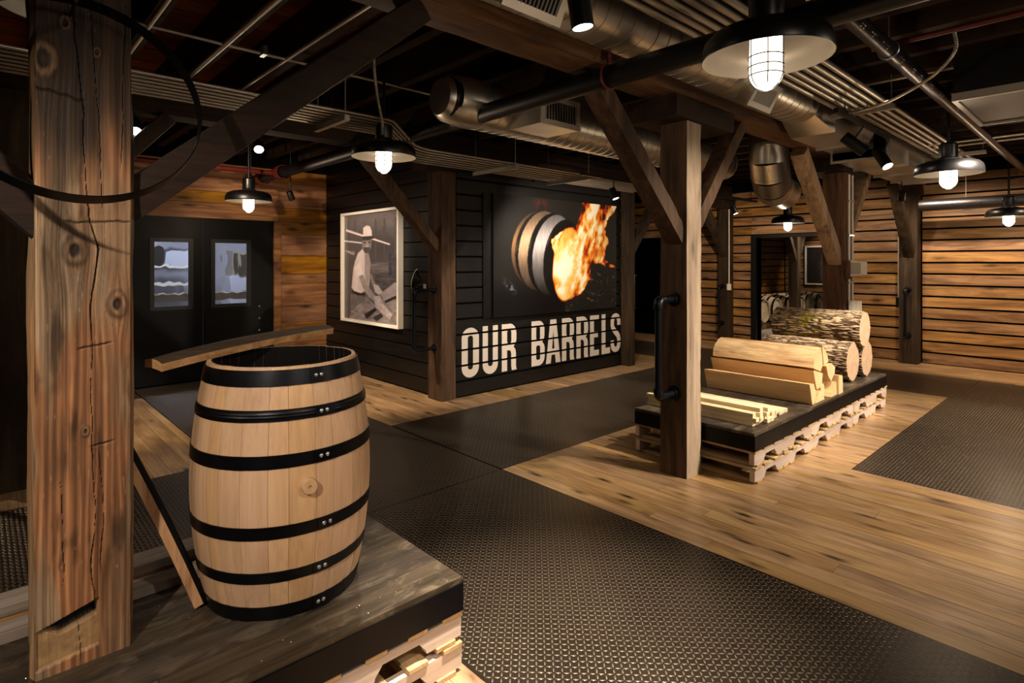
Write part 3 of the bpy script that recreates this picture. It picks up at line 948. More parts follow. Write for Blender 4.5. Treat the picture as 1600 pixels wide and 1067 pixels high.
# the notch at the foot: a housing sawn out of the face with a black slot above it
ztop = 0.505 + 0.075 * Ug
sawn = (Ug > 0.03) & (Ug < 0.64) & (Zg < ztop + 0.002) & (Zg > 0.392 + 0.03 * Ug)
slot = (Ug > 0.06) & (Ug < 0.625) & (Zg < ztop + 0.001) & (Zg > ztop - 0.048 + 0.03 * np.clip(0.25 - Ug, 0, 1)) & (Ug > 0.06 + (ztop - Zg) * 4.2)
sw = fbm(Ug * 9, Zg * 60, 15); sw2 = fbm(Ug * 40, Zg * 14, 16)
colr = np.where(sawn[..., None], mix(rgb('6d5138'), rgb('b39468'), np.clip(0.6 * sw + 0.4 * sw2, 0, 1)), colr)
colr = np.where(slot[..., None], rgb('0c0b0c'), colr)
colr = mix(colr, rgb('0d0805'), ck * 0.9)
off = -0.0035 * (g1 - 0.5) - 0.002 * (g2 - 0.5) + 0.012 * ck + 0.004 * dk - 0.003 * rm + np.where(sawn, 0.012, 0) + np.where(slot, 0.05, 0)
edge = 0.006 * (1 - sstep(0.0, 0.03, np.minimum(Ug, 1 - Ug))) * (0.4 + 1.3 * vn(Zg * 14, Zg * 3, 6))
YF = PY0 + off + edge
XF = Xg + np.where(Ug < 0.5, 1, -1) * 0.004 * (1 - sstep(0, 0.03, np.minimum(Ug, 1 - Ug)))
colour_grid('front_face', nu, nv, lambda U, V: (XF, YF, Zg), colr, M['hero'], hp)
nb = 40
Us, Vs = np.meshgrid(np.linspace(0, 1, nb), np.linspace(0, 1, nv))
Zs = PZ0 + (BZ - PZ0) * Vs
for nm, xs, sd in (('left_face', PX0 + 0.004, 3), ('right_face', PX1 - 0.004, 5)):
    cs, a1, a2, _, _ = hero_colour(PX0 + Us * (PX1 - PX0), Zs, sd)
    sg = -1 if nm == 'left_face' else 1
    wane = 0.012 * sstep(0.45, 0.8, fbm(Zs * 1.6, Us * 0.4, 50 + sd)) + 0.006 * (fbm(Us * 5, Zs * 5, sd) - 0.5)
    if sg < 0: cs = mix(cs, rgb('a5835c'), 0.45)  # lit side: light from the left put into this face's colour
    yy = PY0 + 0.006 + (PY1 - PY0 - 0.006) * Us
    colour_grid(nm, nb, nv, lambda U, V: (xs + sg * wane * sstep(0, 0.12, Us) + 0 * U, yy, Zs), cs, M['hero'], hp)
rough_box(PX0 + 0.016, PX1 - 0.016, PY0 + 0.075, PY1, PZ0, BZ, 'z', 40).build('shaft', M['timber_z'], hp, 35)
hv = Vector((0.681 - 0.733 * 0.7516, 0.732 + 0.681 * 0.7516, 0.288))
hc = Vector((0, 0, 1.6)) + hv * 1.60
hz = Vector((hv.x, hv.y, 0)).normalized()
hax = Vector((hz.x, hz.y, -0.28)).normalized(); hax.rotate(Matrix.Rotation(math.radians(8), 3, 'Z'))
HR = 0.305
hb = MB().lathe([(HR - 0.003, -0.024), (HR, -0.024), (HR + 0.003, 0.024), (HR, 0.024), (HR - 0.003, -0.024)], 96, hc, hax)
hup = (Vector((0, 0, 1)) - hax * hax.z).normalized()
h = hb.build('barrel_hoop', M['hoop'], None, 40)
htop = hc + hup * (HR - 0.006)
MB().tube([(htop.x, PY0 + 0.02, htop.z - 0.002), (htop.x, htop.y - 0.03, htop.z - 0.006)], 0.005, 8).build('hanging_peg', M['iron'], hp, 50)
tag(h, 'thin black steel barrel hoop hanging in front of the near post', 'hoop')

# ------------------------------------------------------------------ pallets and the two black platforms
PL, PWD, PH = 1.095, 1.015, 0.119


def make_pallet(label, group):
    t = thing('wooden_pallet', label, 'pallet', (0, 0, 0), 0, group)
    sl = 0.0185; hs = PH - 2 * sl

    def notch(x0, x1):
        r = 0.034; d = 0.048
        return [(x0, 0), (x0 + 0.004, d - r), (x0 + r, d), (x1 - r, d), (x1 - 0.004, d - r), (x1, 0)]
    prof = [(0, 0)] + notch(0.16, 0.38) + notch(0.715, 0.935) + [(PL, 0), (PL, hs), (0, hs)]
    for y in (0.0, PWD / 2 - 0.019, PWD - 0.038):
        n = len(prof); vs = [(u, yy, sl + v) for yy in (y, y + 0.038) for u, v in prof]
        tris = tessellate_polygon([[Vector((u, v, 0)) for u, v in prof]])
        fs = [tuple(q) for q in tris] + [tuple(i + n for i in q[::-1]) for q in tris]
        fs += [(i, (i + 1) % n, n + (i + 1) % n, n + i) for i in range(n)]
        MB().add(vs, fs).build('stringer', M['pallet_x'], t, local=True)
    for x, w in ((0, .09), (.155, .085), (.33, .085), (.505, .085), (.68, .085), (.85, .085), (PL - .09, .09)):
        MB().box(x, x + w, -0.007, PWD + 0.007, PH - sl, PH).build('top_slat', M['pallet_y'], t, local=True, bevel=0.002)
    for x, w in ((0.03, .09), (.39, .09), (.50, .09), (.61, .09), (PL - .12, .09)):
        MB().box(x, x + w, -0.007, PWD + 0.007, 0, sl).build('bottom_slat', M['pallet_y'], t, local=True, bevel=0.002)
    return t


pal0 = make_pallet('pale pallet under the log display, lower, at the post end', 'pallets under the log display')
pal0.location = (4.075, 1.83, 0.0)
names = ('at the post end', 'in the middle', 'at the far end')
for k in range(3):
    for lv in range(2):
        if k == 0 and lv == 0: continue
        dup(pal0, (4.075 + 1.085 * k + random.uniform(-.004, .004), 1.83 + random.uniform(0, .012), PH * lv), 0,
            'pale pallet under the log display, %s, %s' % ('upper' if lv else 'lower', names[k]), 'pallets under the log display')
for k in range(3):
    for lv in range(2):
        where = ('below the barrel', 'below the near post', 'beyond the near post at the frame edge')[k]
        p = dup(pal0, (1.388 - PL - 1.10 * k, 1.783 + 0.004 * lv, PH * lv), 0,
                'weathered pallet %s, %s of the stack' % (where, 'upper' if lv else 'lower'), 'pallets under the barrel platform')


def platform(x0, x1, y0, y1, label, cut=None):
    t = thing('display_platform', label, 'platform', ((x0 + x1) / 2, (y0 + y1) / 2, 2 * PH))
    z0, z1 = 2 * PH + 0.001, 0.369
    yy = y0; k = 0
    while yy < y1 - 0.01:
        ye = min(yy + 0.172, y1)
        a = x0
        cuts = sorted([x0 + random.uniform(0.5, 1.6)] + ([x0 + random.uniform(2.0, 2.8)] if x1 - x0 > 2.6 else []))
        for b in cuts + [x1]:
            mbox('deck_board', M['platform'], t, a + 0.001, b - 0.001, yy + 0.001, ye - 0.001, z1 - 0.022, z1 + random.uniform(-0.0008, 0))
            a = b
        yy = ye
    s = 0.02
    for nm, q in (('skirt_panel', (x0, x1, y0 - 0.004, y0 + s)), ('skirt_panel', (x0, x1, y1 - s, y1 + 0.004)), ('skirt_panel', (x0 - 0.004, x0 + s, y0, y1)), ('skirt_panel', (x1 - s, x1 + 0.004, y0, y1))):
        mbox(nm, M['skirt'], t, q[0], q[1], q[2], q[3], z0, z1 - 0.0225)
    sc = MB()
    for i in range(46):
        px = random.uniform(x0 + 0.05, x1 - 0.05); py = random.choice([y0 + 0.03, y0 + 0.09, y0 + 0.26, y0 + 0.43, y0 + 0.6]) + random.uniform(-.02, .02)
        sc.lathe([(0.0028, 0.0), (0.002, 0.001), (0.0, 0.0012)], 6, (px, py, z1), (0, 0, 1))
    o = sc.build('screw_heads', M['rivet'], t); o['kind'] = 'stuff'
    return t


platform(-1.95, 1.391, 1.78, 2.80, 'black stained plank platform on pallets carrying the barrel')
platform(4.065, 7.325, 1.828, 2.845, 'black stained plank platform on pallets carrying logs and firewood')
TOP = 0.370

# ------------------------------------------------------------------ the barrel
BC = Vector((0.872, 2.236, TOP)); BH = 0.868
RH0, RB = 0.268, 0.323


def br(z):
    t = (z / BH - 0.5) * 2
    return RH0 + (RB - RH0) * (1 - abs(t) ** 1.9)


bar = thing('oak_barrel', 'new pale oak barrel with six black hoops, open top, on the near platform', 'barrel', BC)
a = 0.3; staves = []
while a < 0.3 + 2 * PI - 0.08:
    wdt = random.choice([0.16, 0.2, 0.24, 0.3, 0.33]) * 0.86
    if 0.3 + 2 * PI - a - wdt < 0.1: wdt = 0.3 + 2 * PI - a
    staves.append((a, a + wdt)); a += wdt
for (a0, a1) in staves:
    nz = 18; na = 4; vs = []; fs = []
    g = 0.0016; jr = random.uniform(-0.0008, 0.0008)
    zt = BH - random.uniform(0, 0.002)
    for i in range(nz + 1):
        z = zt * i / nz
        for j in range(na + 1):
            ang = a0 + g + (a1 - a0 - 2 * g) * j / na
            r = br(z) + jr - (0.0014 if j in (0, na) else 0)
            if i == nz: r -= 0.003
            vs.append(BC + Vector((math.cos(ang) * r, math.sin(ang) * r, z)))
        for j in range(na, -1, -1):
            ang = a0 + g + (a1 - a0 - 2 * g) * j / na
            r = br(z) - 0.026 + (0.009 if i == nz else 0)
            vs.append(BC + Vector((math.cos(ang) * r, math.sin(ang) * r, z)))
    S = 2 * (na + 1)
    for i in range(nz):
        for j in range(S):
            k = (j + 1) % S
            fs.append((i * S + j, i * S + k, (i + 1) * S + k, (i + 1) * S + j))
    fs.append(tuple(range(S))[::-1]); fs.append(tuple(nz * S + j for j in range(S)))
    mb = MB().add(vs, fs)
    # charred inside face
    mb.m = [0 if (j % S) < na or (j % S) in (na, S - 1) else 1 for j in range(nz * S)] + [0, 0]
    mb.build('stave', [M['oak'], M['char']], bar, 30)
MB().disc(BC + Vector((0, 0, 0.05)), (0, 0, 1), 0.245, 32).build('barrel_bottom', M['char'], bar)
hoops = [(0.805, 0.858), (0.690, 0.728), (0.536, 0.580), (0.300, 0.343), (0.145, 0.183), (0.004, 0.056)]
CAMDIR = math.atan2(-BC.y, -BC.x)
for i, (z0, z1) in enumerate(hoops):
    pr = [(br(z) + 0.0035, z) for z in np.linspace(z0, z1, 5)]
    if i == 1:
        pr = [(br(z) + 0.0035 + (0.002 if k in (3, 5) else 0), z) for k, z in enumerate(np.linspace(z0, z1, 9))]
    full = pr + [(r - 0.0045, z) for r, z in reversed(pr)] + [pr[0]]
    ho = MB().lathe(full, 72, BC, (0, 0, 1)).build('hoop', M['hoop'], bar, 30)
    ar = CAMDIR + 0.40 + (0.03 if i % 2 else 0)
    lap = [(br(z) + 0.0062, z) for z in np.linspace(z0 + 0.001, z1 - 0.001, 5)]
    lf = lap + [(r - 0.003, z) for r, z in reversed(lap)] + [lap[0]]
    MB().lathe(lf, 8, BC, (0, 0, 1), (1, 0, 0), ar - 0.09, ar + 0.16).build('lap', M['hoop'], ho, 30)
    for da in (-0.022, 0.05):
        an = ar + da; zm = (z0 + z1) / 2; rr = br(zm) + 0.006
        d = Vector((math.cos(an), math.sin(an), 0))
        MB().lathe([(0.0075, 0), (0.007, 0.002), (0.0045, 0.004), (0, 0.0048)], 10, BC + d * rr + Vector((0, 0, zm)), d).build('rivet', M['rivet'], ho, 60)
ab = CAMDIR + 0.235; zb = 0.468
d = Vector((math.cos(ab), math.sin(ab), 0))
bg = MB().lathe([(0.027, -0.004), (0.0265, 0.024), (0.024, 0.029), (0.006, 0.029), (0.005, 0.022), (0, 0.022)], 20, BC + d * br(zb) + Vector((0, 0, zb)), d).build('bung', M['oak'], bar, 40)

# loose stave lying over the rim
def stave(name, a, b, w, t, bow, up, label, cat, mats):
    a, b = Vector(a), Vector(b); d = b - a; L = d.length; d.normalize()
    x = d.cross(Vector(up)).normalized(); z = x.cross(d).normalized()
    vs = []; fs = []; n = 16; k = 5
    for i in range(n + 1):
        s = i / n; ww = w * (0.80 + 0.20 * math.sin(PI * s)); e = bow * 4 * s * (1 - s)
        row = []
        for j in range(k + 1):
            q = j / k - 0.5
            row.append(a + d * (L * s) + x * (ww * q) + z * (e - 0.5 * t * (2 * q) ** 2 * 0.6 + t / 2))
        for j in range(k, -1, -1):
            q = j / k - 0.5
            row.append(a + d * (L * s) + x * (ww * q) + z * (e - 0.5 * t * (2 * q) ** 2 * 0.3 - t / 2))
        vs += row
    S = 2 * (k + 1)
    mm = []
    for i in range(n):
        for j in range(S):
            q = (j + 1) % S
            fs.append((i * S + j, i * S + q, (i + 1) * S + q, (i + 1) * S + j)); mm.append(1 if j < k else 0)
    fs.append(tuple(range(S))[::-1]); fs.append(tuple(n * S + j for j in range(S))); mm += [0, 0]
    mb = MB().add(vs, fs); mb.m = mm
    o = mb.build(name, mats, None, 40)
    return tag(o, label, cat)


zr = BC.z + BH
stave('loose_stave', (0.442, 2.285, zr + 0.012), (1.262, 2.70, zr + 0.035), 0.100, 0.032, 0.014, (0.05, -0.12, 1),
      'loose barrel stave with charred top lying across the open barrel', 'stave', [M['stave_x'], M['stave_dark']])
stave('leaning_stave', (0.590, 2.262, TOP + 0.012), (0.302, 2.500, 1.14), 0.062, 0.036, 0.012, (0.95, -0.35, 0.3),
      'loose stave leaning from the platform against the near post', 'stave', [M['stave_z'], M['char']])

# lumber behind the near post
for (x0, x1, y0, y1, z0, z1, mt, lab) in (
        (-1.2, 0.93, 2.462, 2.548, TOP + 0.0005, TOP + 0.036, 'grey_x', 'grey board lying right behind the near post, front of the lumber'),
        (-1.1, 1.02, 2.585, 2.700, TOP + 0.0005, TOP + 0.032, 'tan_x', 'lower tan board of the rear lumber pair behind the post'),
        (-1.15, 1.00, 2.580, 2.695, TOP + 0.033, TOP + 0.070, 'grey_x', 'upper grey-topped board of the rear lumber pair behind the post'),
        (-1.3, 0.02, 2.420, 2.458, TOP + 0.0005, TOP + 0.022, 'tan_x', 'thin orange strip of wood left of the near post on the platform')):
    o = mbox('lumber_board', M[mt], None, x0, x1, y0, y1, z0, z1, 0.002)
    tag(o, lab, 'board', 'lumber behind the near post')

# ------------------------------------------------------------------ log display
def log(name, xc, zc, y0, y1, R, seed, label, moss=False):
    nu_, nv_ = 340, 200
    def shape(U, V):
        an = U * 2 * PI
        yy = y0 + (y1 - y0) * V
        return an, yy
    U, V = np.meshgrid(np.linspace(0, 1, nu_), np.linspace(0, 1, nv_))
    an, yy = shape(U, V)
    # ridged bark, seamless round the log
    cx, sx = np.cos(an), np.sin(an)
    s1 = fbm(an * 13.0 + 0.8 * fbm(an * 5, yy * 9, seed + 5), yy * 11.0 + 1.2 * fbm(an * 3, yy * 4, seed + 3), seed, 4)
    w = sstep(0.0, 0.4, an) * (1 - sstep(2 * PI - 0.4, 2 * PI, an))
    s2 = fbm((an + 2 * PI) * 13.0, yy * 11.0, seed + 9, 4)
    rid = 1 - np.abs(2 * (s1 * w + s2 * (1 - w)) - 1)
    rid = sstep(0.55, 0.98, rid)
    low = fbm(cx * 1.3 + 5, yy * 1.6 + sx, seed + 20, 3) - 0.5
    r = R * (1 + 0.04 * low) - 0.013 * rid + 0.004 * (fbm(an * 30, yy * 24, seed + 4, 2) - 0.5)
    X = xc + r * cx; Z = zc + r * sx
    c = mix(rgb('c6ae8e'), rgb('4a3a2d'), np.clip(rid * 1.0 + 0.35 * (fbm(an * 22, yy * 18, seed + 6) - 0.5), 0, 1))
    c = mix(c, rgb('c9b79c'), 0.5 * sstep(0.6, 0.75, fbm(an * 4, yy * 5, seed + 41)) * (1 - rid))
    if moss:
        mk = sstep(0.47, 0.62, fbm(an * 7, yy * 14, seed + 50)) * np.exp(-((yy - 2.42) / 0.17) ** 2)
        c = mix(c, rgb('7f7424'), 0.8 * mk)
    t = thing(name, label, 'log', (xc, (y0 + y1) / 2, zc - R), 0, 'logs on the display platform')
    colour_grid('bark', nu_, nv_, lambda a_, b_: (X, yy, Z), c, M['bark'], t)
    for k, yv in ((0, y0), (-1, y1)):
        ring = [(X[k, i], yv, Z[k, i]) for i in range(0, nu_ - 1, 4)]
        n = len(ring)
        rows = [ring]
        for q in (0.66, 0.33):
            rows.append([(xc + (p[0] - xc) * q, yv + (0.003 if k == 0 else -0.003) * mnoise.noise(Vector((p[0] * 9, p[2] * 9, q))), zc + (p[2] - zc) * q) for p in ring])
        vs = [p for rr in rows for p in rr] + [(xc, yv, zc)]
        fs = []
        for q in range(2):
            fs += [(q * n + i, q * n + (i + 1) % n, (q + 1) * n + (i + 1) % n, (q + 1) * n + i) for i in range(n)]
        fs += [(2 * n + i, 2 * n + (i + 1) % n, 3 * n) for i in range(n)]
        MB().add(vs, fs).build('sawn_end', M['log_end'], t, 30)
    return t


log('bark_log', 6.605, TOP + 0.203, 1.945, 2.83, 0.203, 3, 'bark-covered log, front one of the two lying on the platform')
log('bark_log', 7.015, TOP + 0.190, 1.93, 2.82, 0.190, 7, 'bark-covered log, rear one of the two lying on the platform')
log('bark_log', 6.835, TOP + 0.520, 1.90, 2.80, 0.188, 11, 'mossy bark-covered log resting on top of the other two', True)

# split firewood: cross-sections in X-Z, swept along Y
FW = [('firewood_wedge', [(5.19, .555), (5.285, .545), (5.335, .47), (5.30, .371), (5.255, .371)], 1.86, 2.83, 'fire_y', 'flat-faced split billet at the front left of the firewood'),
      ('firewood_wedge', [(5.335, .655), (5.56, .60), (5.535, .49), (5.41, .475)], 1.88, 2.84, 'fire_y', 'broad orange-faced split billet below the top piece'),
      ('firewood_round', [(5.40, .662), (5.41, .72), (5.45, .775), (5.51, .815), (5.57, .83), (5.60, .76), (5.615, .66), (5.565, .612)], 1.90, 2.85, 'debark', 'rounded peeled billet on top of the firewood'),
      ('firewood_wedge', [(5.605, .83), (5.68, .80), (5.74, .73), (5.76, .675), (5.64, .665)], 1.90, 2.82, 'fire_y', 'split billet behind the rounded top one'),
      ('firewood_wedge', [(5.62, .655), (5.755, .665), (5.845, .62), (5.83, .56), (5.74, .50), (5.66, .57)], 1.87, 2.80, 'fire_y', 'five-sided split billet under the rear top one'),
      ('firewood_wedge', [(5.345, .371), (5.42, .470), (5.50, .44), (5.545, .371)], 1.86, 2.78, 'fire_y', 'small split billet on the platform behind the front left one'),
      ('firewood_wedge', [(5.555, .371), (5.57, .48), (5.64, .49), (5.67, .42), (5.64, .371)], 1.90, 2.78, 'fire_y', 'small billet in the middle of the lowest row'),
      ('firewood_wedge', [(5.68, .371), (5.80, .495), (5.835, .371)], 1.85, 2.80, 'fire_y', 'triangular split billet in the lowest row'),
      ('firewood_wedge', [(5.845, .371), (5.845, .548), (5.945, .535), (5.965, .371)], 1.84, 2.80, 'fire_y', 'upright squared billet at the log end of the lowest row')]
for i, (nm, poly, y0, y1, mt, lab) in enumerate(FW):
    n = len(poly); K = 14; vs = []; fs = []
    cx = sum(p[0] for p in poly) / n; cz = sum(p[1] for p in poly) / n
    # refine the outline
    pl = []
    for k in range(n):
        p, q = poly[k], poly[(k + 1) % n]
        for s in (0, 0.33, 0.66):
            pl.append((p[0] + (q[0] - p[0]) * s, p[1] + (q[1] - p[1]) * s))
    m = len(pl)
    for k in range(K + 1):
        s = k / K
        for (px, pz) in pl:
            nz = mnoise.noise(Vector((px * 11 + i * 3, s * 3, pz * 11))) * 0.005 + mnoise.noise(Vector((px * 40 + i, s * 9, pz * 40))) * 0.002
            dx, dz = px - cx, pz - cz; l = math.hypot(dx, dz)
            zz = pz + dz / l * nz
            if pz > 0.3715 or True: zz = max(zz, 0.3705)
            vs.append((px + dx / l * nz, y0 + (y1 - y0) * s, zz))
    for k in range(K):
        for j in range(m):
            q = (j + 1) % m
            fs.append((k * m + j, k * m + q, (k + 1) * m + q, (k + 1) * m + j))
    mbx = MB().add(vs, fs)
    mbx.k = 1
    mbx.add(vs[:m], [tuple(range(m))[::-1]]); mbx.add(vs[-m:], [tuple(range(m))])
    o = mbx.build(nm, [M[mt], M['fire_end']], None, 28)
    tag(o, lab, 'firewood', 'split firewood on the display platform')

# sawn sticks
SW, SH = 0.052, 0.030
rows = [(4.235, 11, 0), (4.24, 7, 1), (4.30, 4, 2), (4.245, 1, 2), (4.325, 2, 3)]
nth = ('bottom', 'second', 'third', 'top')
pos = {0: 'frontmost'}
ords = ('first', 'second', 'third', 'fourth', 'fifth', 'sixth', 'seventh', 'eighth', 'ninth', 'tenth', 'eleventh')
cnt = {}
for x0, n, lv in rows:
    for k in range(n):
        xa = x0 + k * (SW + 0.006) + random.uniform(-.002, .002)
        ya = 1.865 + random.uniform(0, 0.06) + (0.035 if lv == 0 and k > 6 else 0) + 0.02 * (lv == 1)
        c = cnt.get(lv, 0); cnt[lv] = c + 1
        o = mbox('sawn_stick', M['stick_y'], None, xa, xa + SW, ya, ya + 0.92 + random.uniform(-.02, .03), TOP + 0.0005 + lv * (SH + 0.001), TOP + 0.0005 + lv * (SH + 0.001) + SH, 0.0012)
        tag(o, 'pale sawn stick, %s of the %s layer counted from the post' % (ords[c], nth[lv]), 'stick', 'sawn sticks on the display platform')

# ------------------------------------------------------------------ lettering on the dark wall
def rrect(x0, x1, y0, y1, rx, ry, n=6):
    pts = []
    for cx, cy, a0 in ((x1 - rx, y1 - ry, 0), (x0 + rx, y1 - ry, 90), (x0 + rx, y0 + ry, 180), (x1 - rx, y0 + ry, 270)):
        for k in range(n + 1):
            a = math.radians(a0 + 90 * k / n)
            pts.append((cx + rx * math.cos(a), cy + ry * math.sin(a)))
    return pts


def arc(cx, cy, rx, ry, a0, a1, n=8):
    return [(cx + rx * math.cos(math.radians(a0 + (a1 - a0) * k / n)), cy + ry * math.sin(math.radians(a0 + (a1 - a0) * k / n))) for k in range(n + 1)]


R_ = ([(0, 0), (0, 1), (.55, 1)] + arc(.55, .78, .45, .22, 80, 0) + [(1, .66), (.96, .58), (.80, .50), (.93, .44), (.97, .36), (.97, .08), (1.02, 0), (.68, 0), (.64, .08), (.64, .36), (.58, .43), (.36, .44), (.36, 0)],
      [rrect(.36, .65, .58, .87, .10, .06)])
GL = {
    'O': (rrect(0, 1, 0, 1, .5, .20), [rrect(.35, .65, .16, .84, .14, .06)]),
    'U': ([(0, 1)] + arc(.5, .20, .5, .20, 180, 360, 14) + [(1, 1), (.66, 1)] + arc(.5, .22, .16, .06, 360, 180, 8) + [(.34, 1)], []),
    'R': R_,
    'B': ([(0, 0), (0, 1), (.55, 1)] + arc(.55, .80, .43, .20, 80, 0) + [(.98, .66), (.93, .57), (.80, .52), (.95, .46), (1, .38)] + arc(.55, .20, .45, .20, 0, -85), [rrect(.35, .64, .58, .87, .1, .05), rrect(.35, .65, .13, .45, .1, .05)]),
    'A': ([(0, 0), (.30, 1), (.70, 1), (1, 0), (.67, 0), (.62, .19), (.38, .19), (.33, 0)], [[(.42, .33), (.58, .33), (.5, .74)]]),
    'E': ([(0, 0), (0, 1), (1, 1), (1, .86), (.44, .86), (.44, .59), (.88, .59), (.88, .45), (.44, .45), (.44, .14), (1, .14), (1, 0)], []),
    'L': ([(0, 0), (0, 1), (.46, 1), (.46, .15), (1, .15), (1, 0)], []),
    'S': ([(1, .69), (1, .80), (.93, .91), (.75, .98), (.5, 1), (.25, .98), (.07, .91), (0, .80), (0, .68), (.08, .58), (.35, .47), (.60, .38), (.66, .32), (.66, .2), (.6, .15), (.5, .13), (.4, .15), (.34, .2), (.34, .31), (0, .31), (0, .2), (.07, .09), (.25, .02), (.5, 0), (.75, .02), (.93, .09), (1, .2), (1, .34), (.92, .45), (.66, .56), (.42, .64), (.34, .70), (.34, .80), (.4, .85), (.5, .87), (.6, .85), (.66, .8), (.66, .69)], []),
}
LZ0, LZ1, LY = 0.222, 0.815, 5.3562
for ch, x0, x1 in (('O', 4.171, 4.435), ('U', 4.493, 4.74), ('R', 4.805, 5.057), ('B', 5.33, 5.58), ('A', 5.603, 5.894), ('R', 5.923, 6.178), ('R', 6.229, 6.488), ('E', 6.53, 6.739), ('L', 6.799, 7.004), ('S', 7.018, 7.265)):
    outer, holes = GL[ch]
    loops = [[Vector((x0 + (x1 - x0) * u, LZ0 + (LZ1 - LZ0) * v, 0)) for u, v in lp] for lp in [outer] + holes]
    tris = tessellate_polygon(loops)
    flat = [p for lp in loops for p in lp]
    bm = bmesh.new()
    bv = [bm.verts.new((p.x, LY, p.y)) for p in flat]
    for q in tris:
        try: bm.faces.new([bv[i] for i in q])
        except ValueError: pass
    for k in range(0, 6):
        zc = 0.008 + RH * k
        for s in (-0.012, 0.012):
            bmesh.ops.bisect_plane(bm, geom=bm.verts[:] + bm.edges[:] + bm.faces[:], plane_co=(0, 0, zc + s), plane_no=(0, 0, 1))
    dead = [f for f in bm.faces if any(abs(f.calc_center_median().z - (0.008 + RH * k)) < 0.0119 for k in range(6))]
    bmesh.ops.delete(bm, geom=dead, context='FACES')
    bmesh.ops.dissolve_limit(bm, angle_limit=0.01, verts=bm.verts[:], edges=bm.edges[:])
    bmesh.ops.recalc_face_normals(bm, faces=bm.faces)
    for v in bm.verts: v.co -= ORG[wm.name]
    me = bpy.data.meshes.new('painted_letter'); bm.to_mesh(me); bm.free()
    link_mesh('painted_letter', me, M['letter'], wm, None)


# ------------------------------------------------------------------ pictures
def inside(poly, X, Y):
    r = np.zeros(X.shape, bool); n = len(poly)
    for i in range(n):
        x0, y0 = poly[i]; x1, y1 = poly[(i + 1) % n]
        if y0 == y1: continue
        c = ((y0 > Y) != (y1 > Y)) & (X < (x1 - x0) * (Y - y0) / (y1 - y0) + x0)
        r ^= c
    return r


def blur(m, k=1):
    m = m.astype(float)
    for _ in range(k):
        p = np.pad(m, [(1, 1), (1, 1)] + [(0, 0)] * (m.ndim - 2), mode='edge')
        m = (p[:-2, 1:-1] + p[2:, 1:-1] + p[1:-1, :-2] + p[1:-1, 2:] + 2 * m) / 6
    return m


# fire picture: drawn in a 980 x 830 frame, y downwards
nu, nv = 300, 200
U, V = np.meshgrid(np.linspace(0, 1, nu), np.linspace(1, 0, nv))
PX = U * 980; PY = V * 860
c = np.ones((nv, nu, 3)) * rgb('1b1a19')
c = c * (0.8 + 0.4 * fbm(PX / 140, PY / 140, 3))[..., None]


def ell(cx, cy, rx, ry, rot=0.0):
    a = math.radians(rot); dx, dy = PX - cx, PY - cy
    return ((dx * math.cos(a) + dy * math.sin(a)) / rx) ** 2 + ((-dx * math.sin(a) + dy * math.cos(a)) / ry) ** 2


# the barrel lies with its burning head to the right
lay = [(122 + 165, 372, 165, 268, '7d5c3c'), (147 + 165, 378, 165, 280, '0d0c0c'), (170 + 166, 388, 166, 296, 'ab8f72'), (236 + 160, 406, 160, 303, '0c0b0b'), (270 + 158, 418, 158, 306, 'a39d9e'), (352 + 148, 446, 148, 303, '0e0c0c')]
for (cx, cy, rx, ry, col) in lay:
    m = blur(ell(cx, cy, rx, ry, 8) < 1, 1)
    sh = (0.45 + 0.75 * np.exp(-((PY - 330) / 150.0) ** 2)) * (0.9 + 0.25 * fbm(PX / 9, PY / 60, 8))
    if col.startswith('0'): sh = 1.0 + 6.0 * np.exp(-((PY - 330 + 0.2 * PX - 70) / 45.0) ** 2) * np.exp(-((ell(cx, cy, rx, ry, 8) - 0.9) / 0.08) ** 2) * 0.7
    c = mix(c, rgb(col) * (sh if np.ndim(sh) else np.array(sh))[..., None], m)
lowsh = sstep(560, 760, PY) * 0.75 * (PX < 520)
c = c * (1 - lowsh)[..., None]
# flames
tx = fbm(PX / 75, PY / 150, 12, 5); ty = fbm(PX / 75 + 9, PY / 130, 15, 5)
wx = PX + 120 * (tx - 0.5); wy = PY + 90 * (ty - 0.5)
body = [(430, 330), (470, 250), (600, 150), (640, 60), (720, -20), (1010, -30), (960, 60), (880, 130), (860, 250), (880, 330), (850, 400), (890, 470), (985, 500), (940, 520), (760, 500), (770, 600), (700, 700), (560, 760), (470, 700)]
fm = blur(inside(body, wx, wy), 3)
tong = fbm(PX / 40 + 0.4 * PY / 60, PY / 110, 22, 4)
fine = fbm(PX / 22 + 2.0 * tx, PY / 50, 91, 4)
heat = np.clip(fm * (0.10 + 1.75 * (tong - 0.22) + 0.9 * (fine - 0.5)), 0, 1)
head = 1 - sstep(0.85, 1.06, ell(540 + 20 * (tx - 0.5), 492, 122, 296, 6))
core = np.exp(-ell(505, 540, 80, 210, 4) * 1.1)
hole = np.exp(-((PX - 470) / 60.0) ** 2 - ((PY - 640) / 45.0) ** 2) * 0.55
heat = np.maximum(heat, head * (0.46 + 0.44 * tong))
heat = np.clip(heat + 0.45 * core * head - hole * 0.6 + 0.28 * head * (fine - 0.5), 0, 1)
heat = np.clip(heat + 0.45 * np.exp(-((PX - 780 - 0.1 * PY) / 40.0) ** 2 - ((PY - 120) / 120.0) ** 2) * fm, 0, 1)
heat *= np.clip(fm + head, 0, 1)
stops = np.array([0, .12, .28, .45, .62, .80, 1.0])
pal = np.array([rgb('1b1210'), rgb('4a120a'), rgb('a8340f'), rgb('dc6d18'), rgb('f0a03a'), rgb('f9d27e'), rgb('fff6dc')])
fc = np.stack([np.interp(heat, stops, pal[:, i]) for i in range(3)], -1)
c = mix(c, fc, np.clip(sstep(0.03, 0.2, heat), 0, 1))
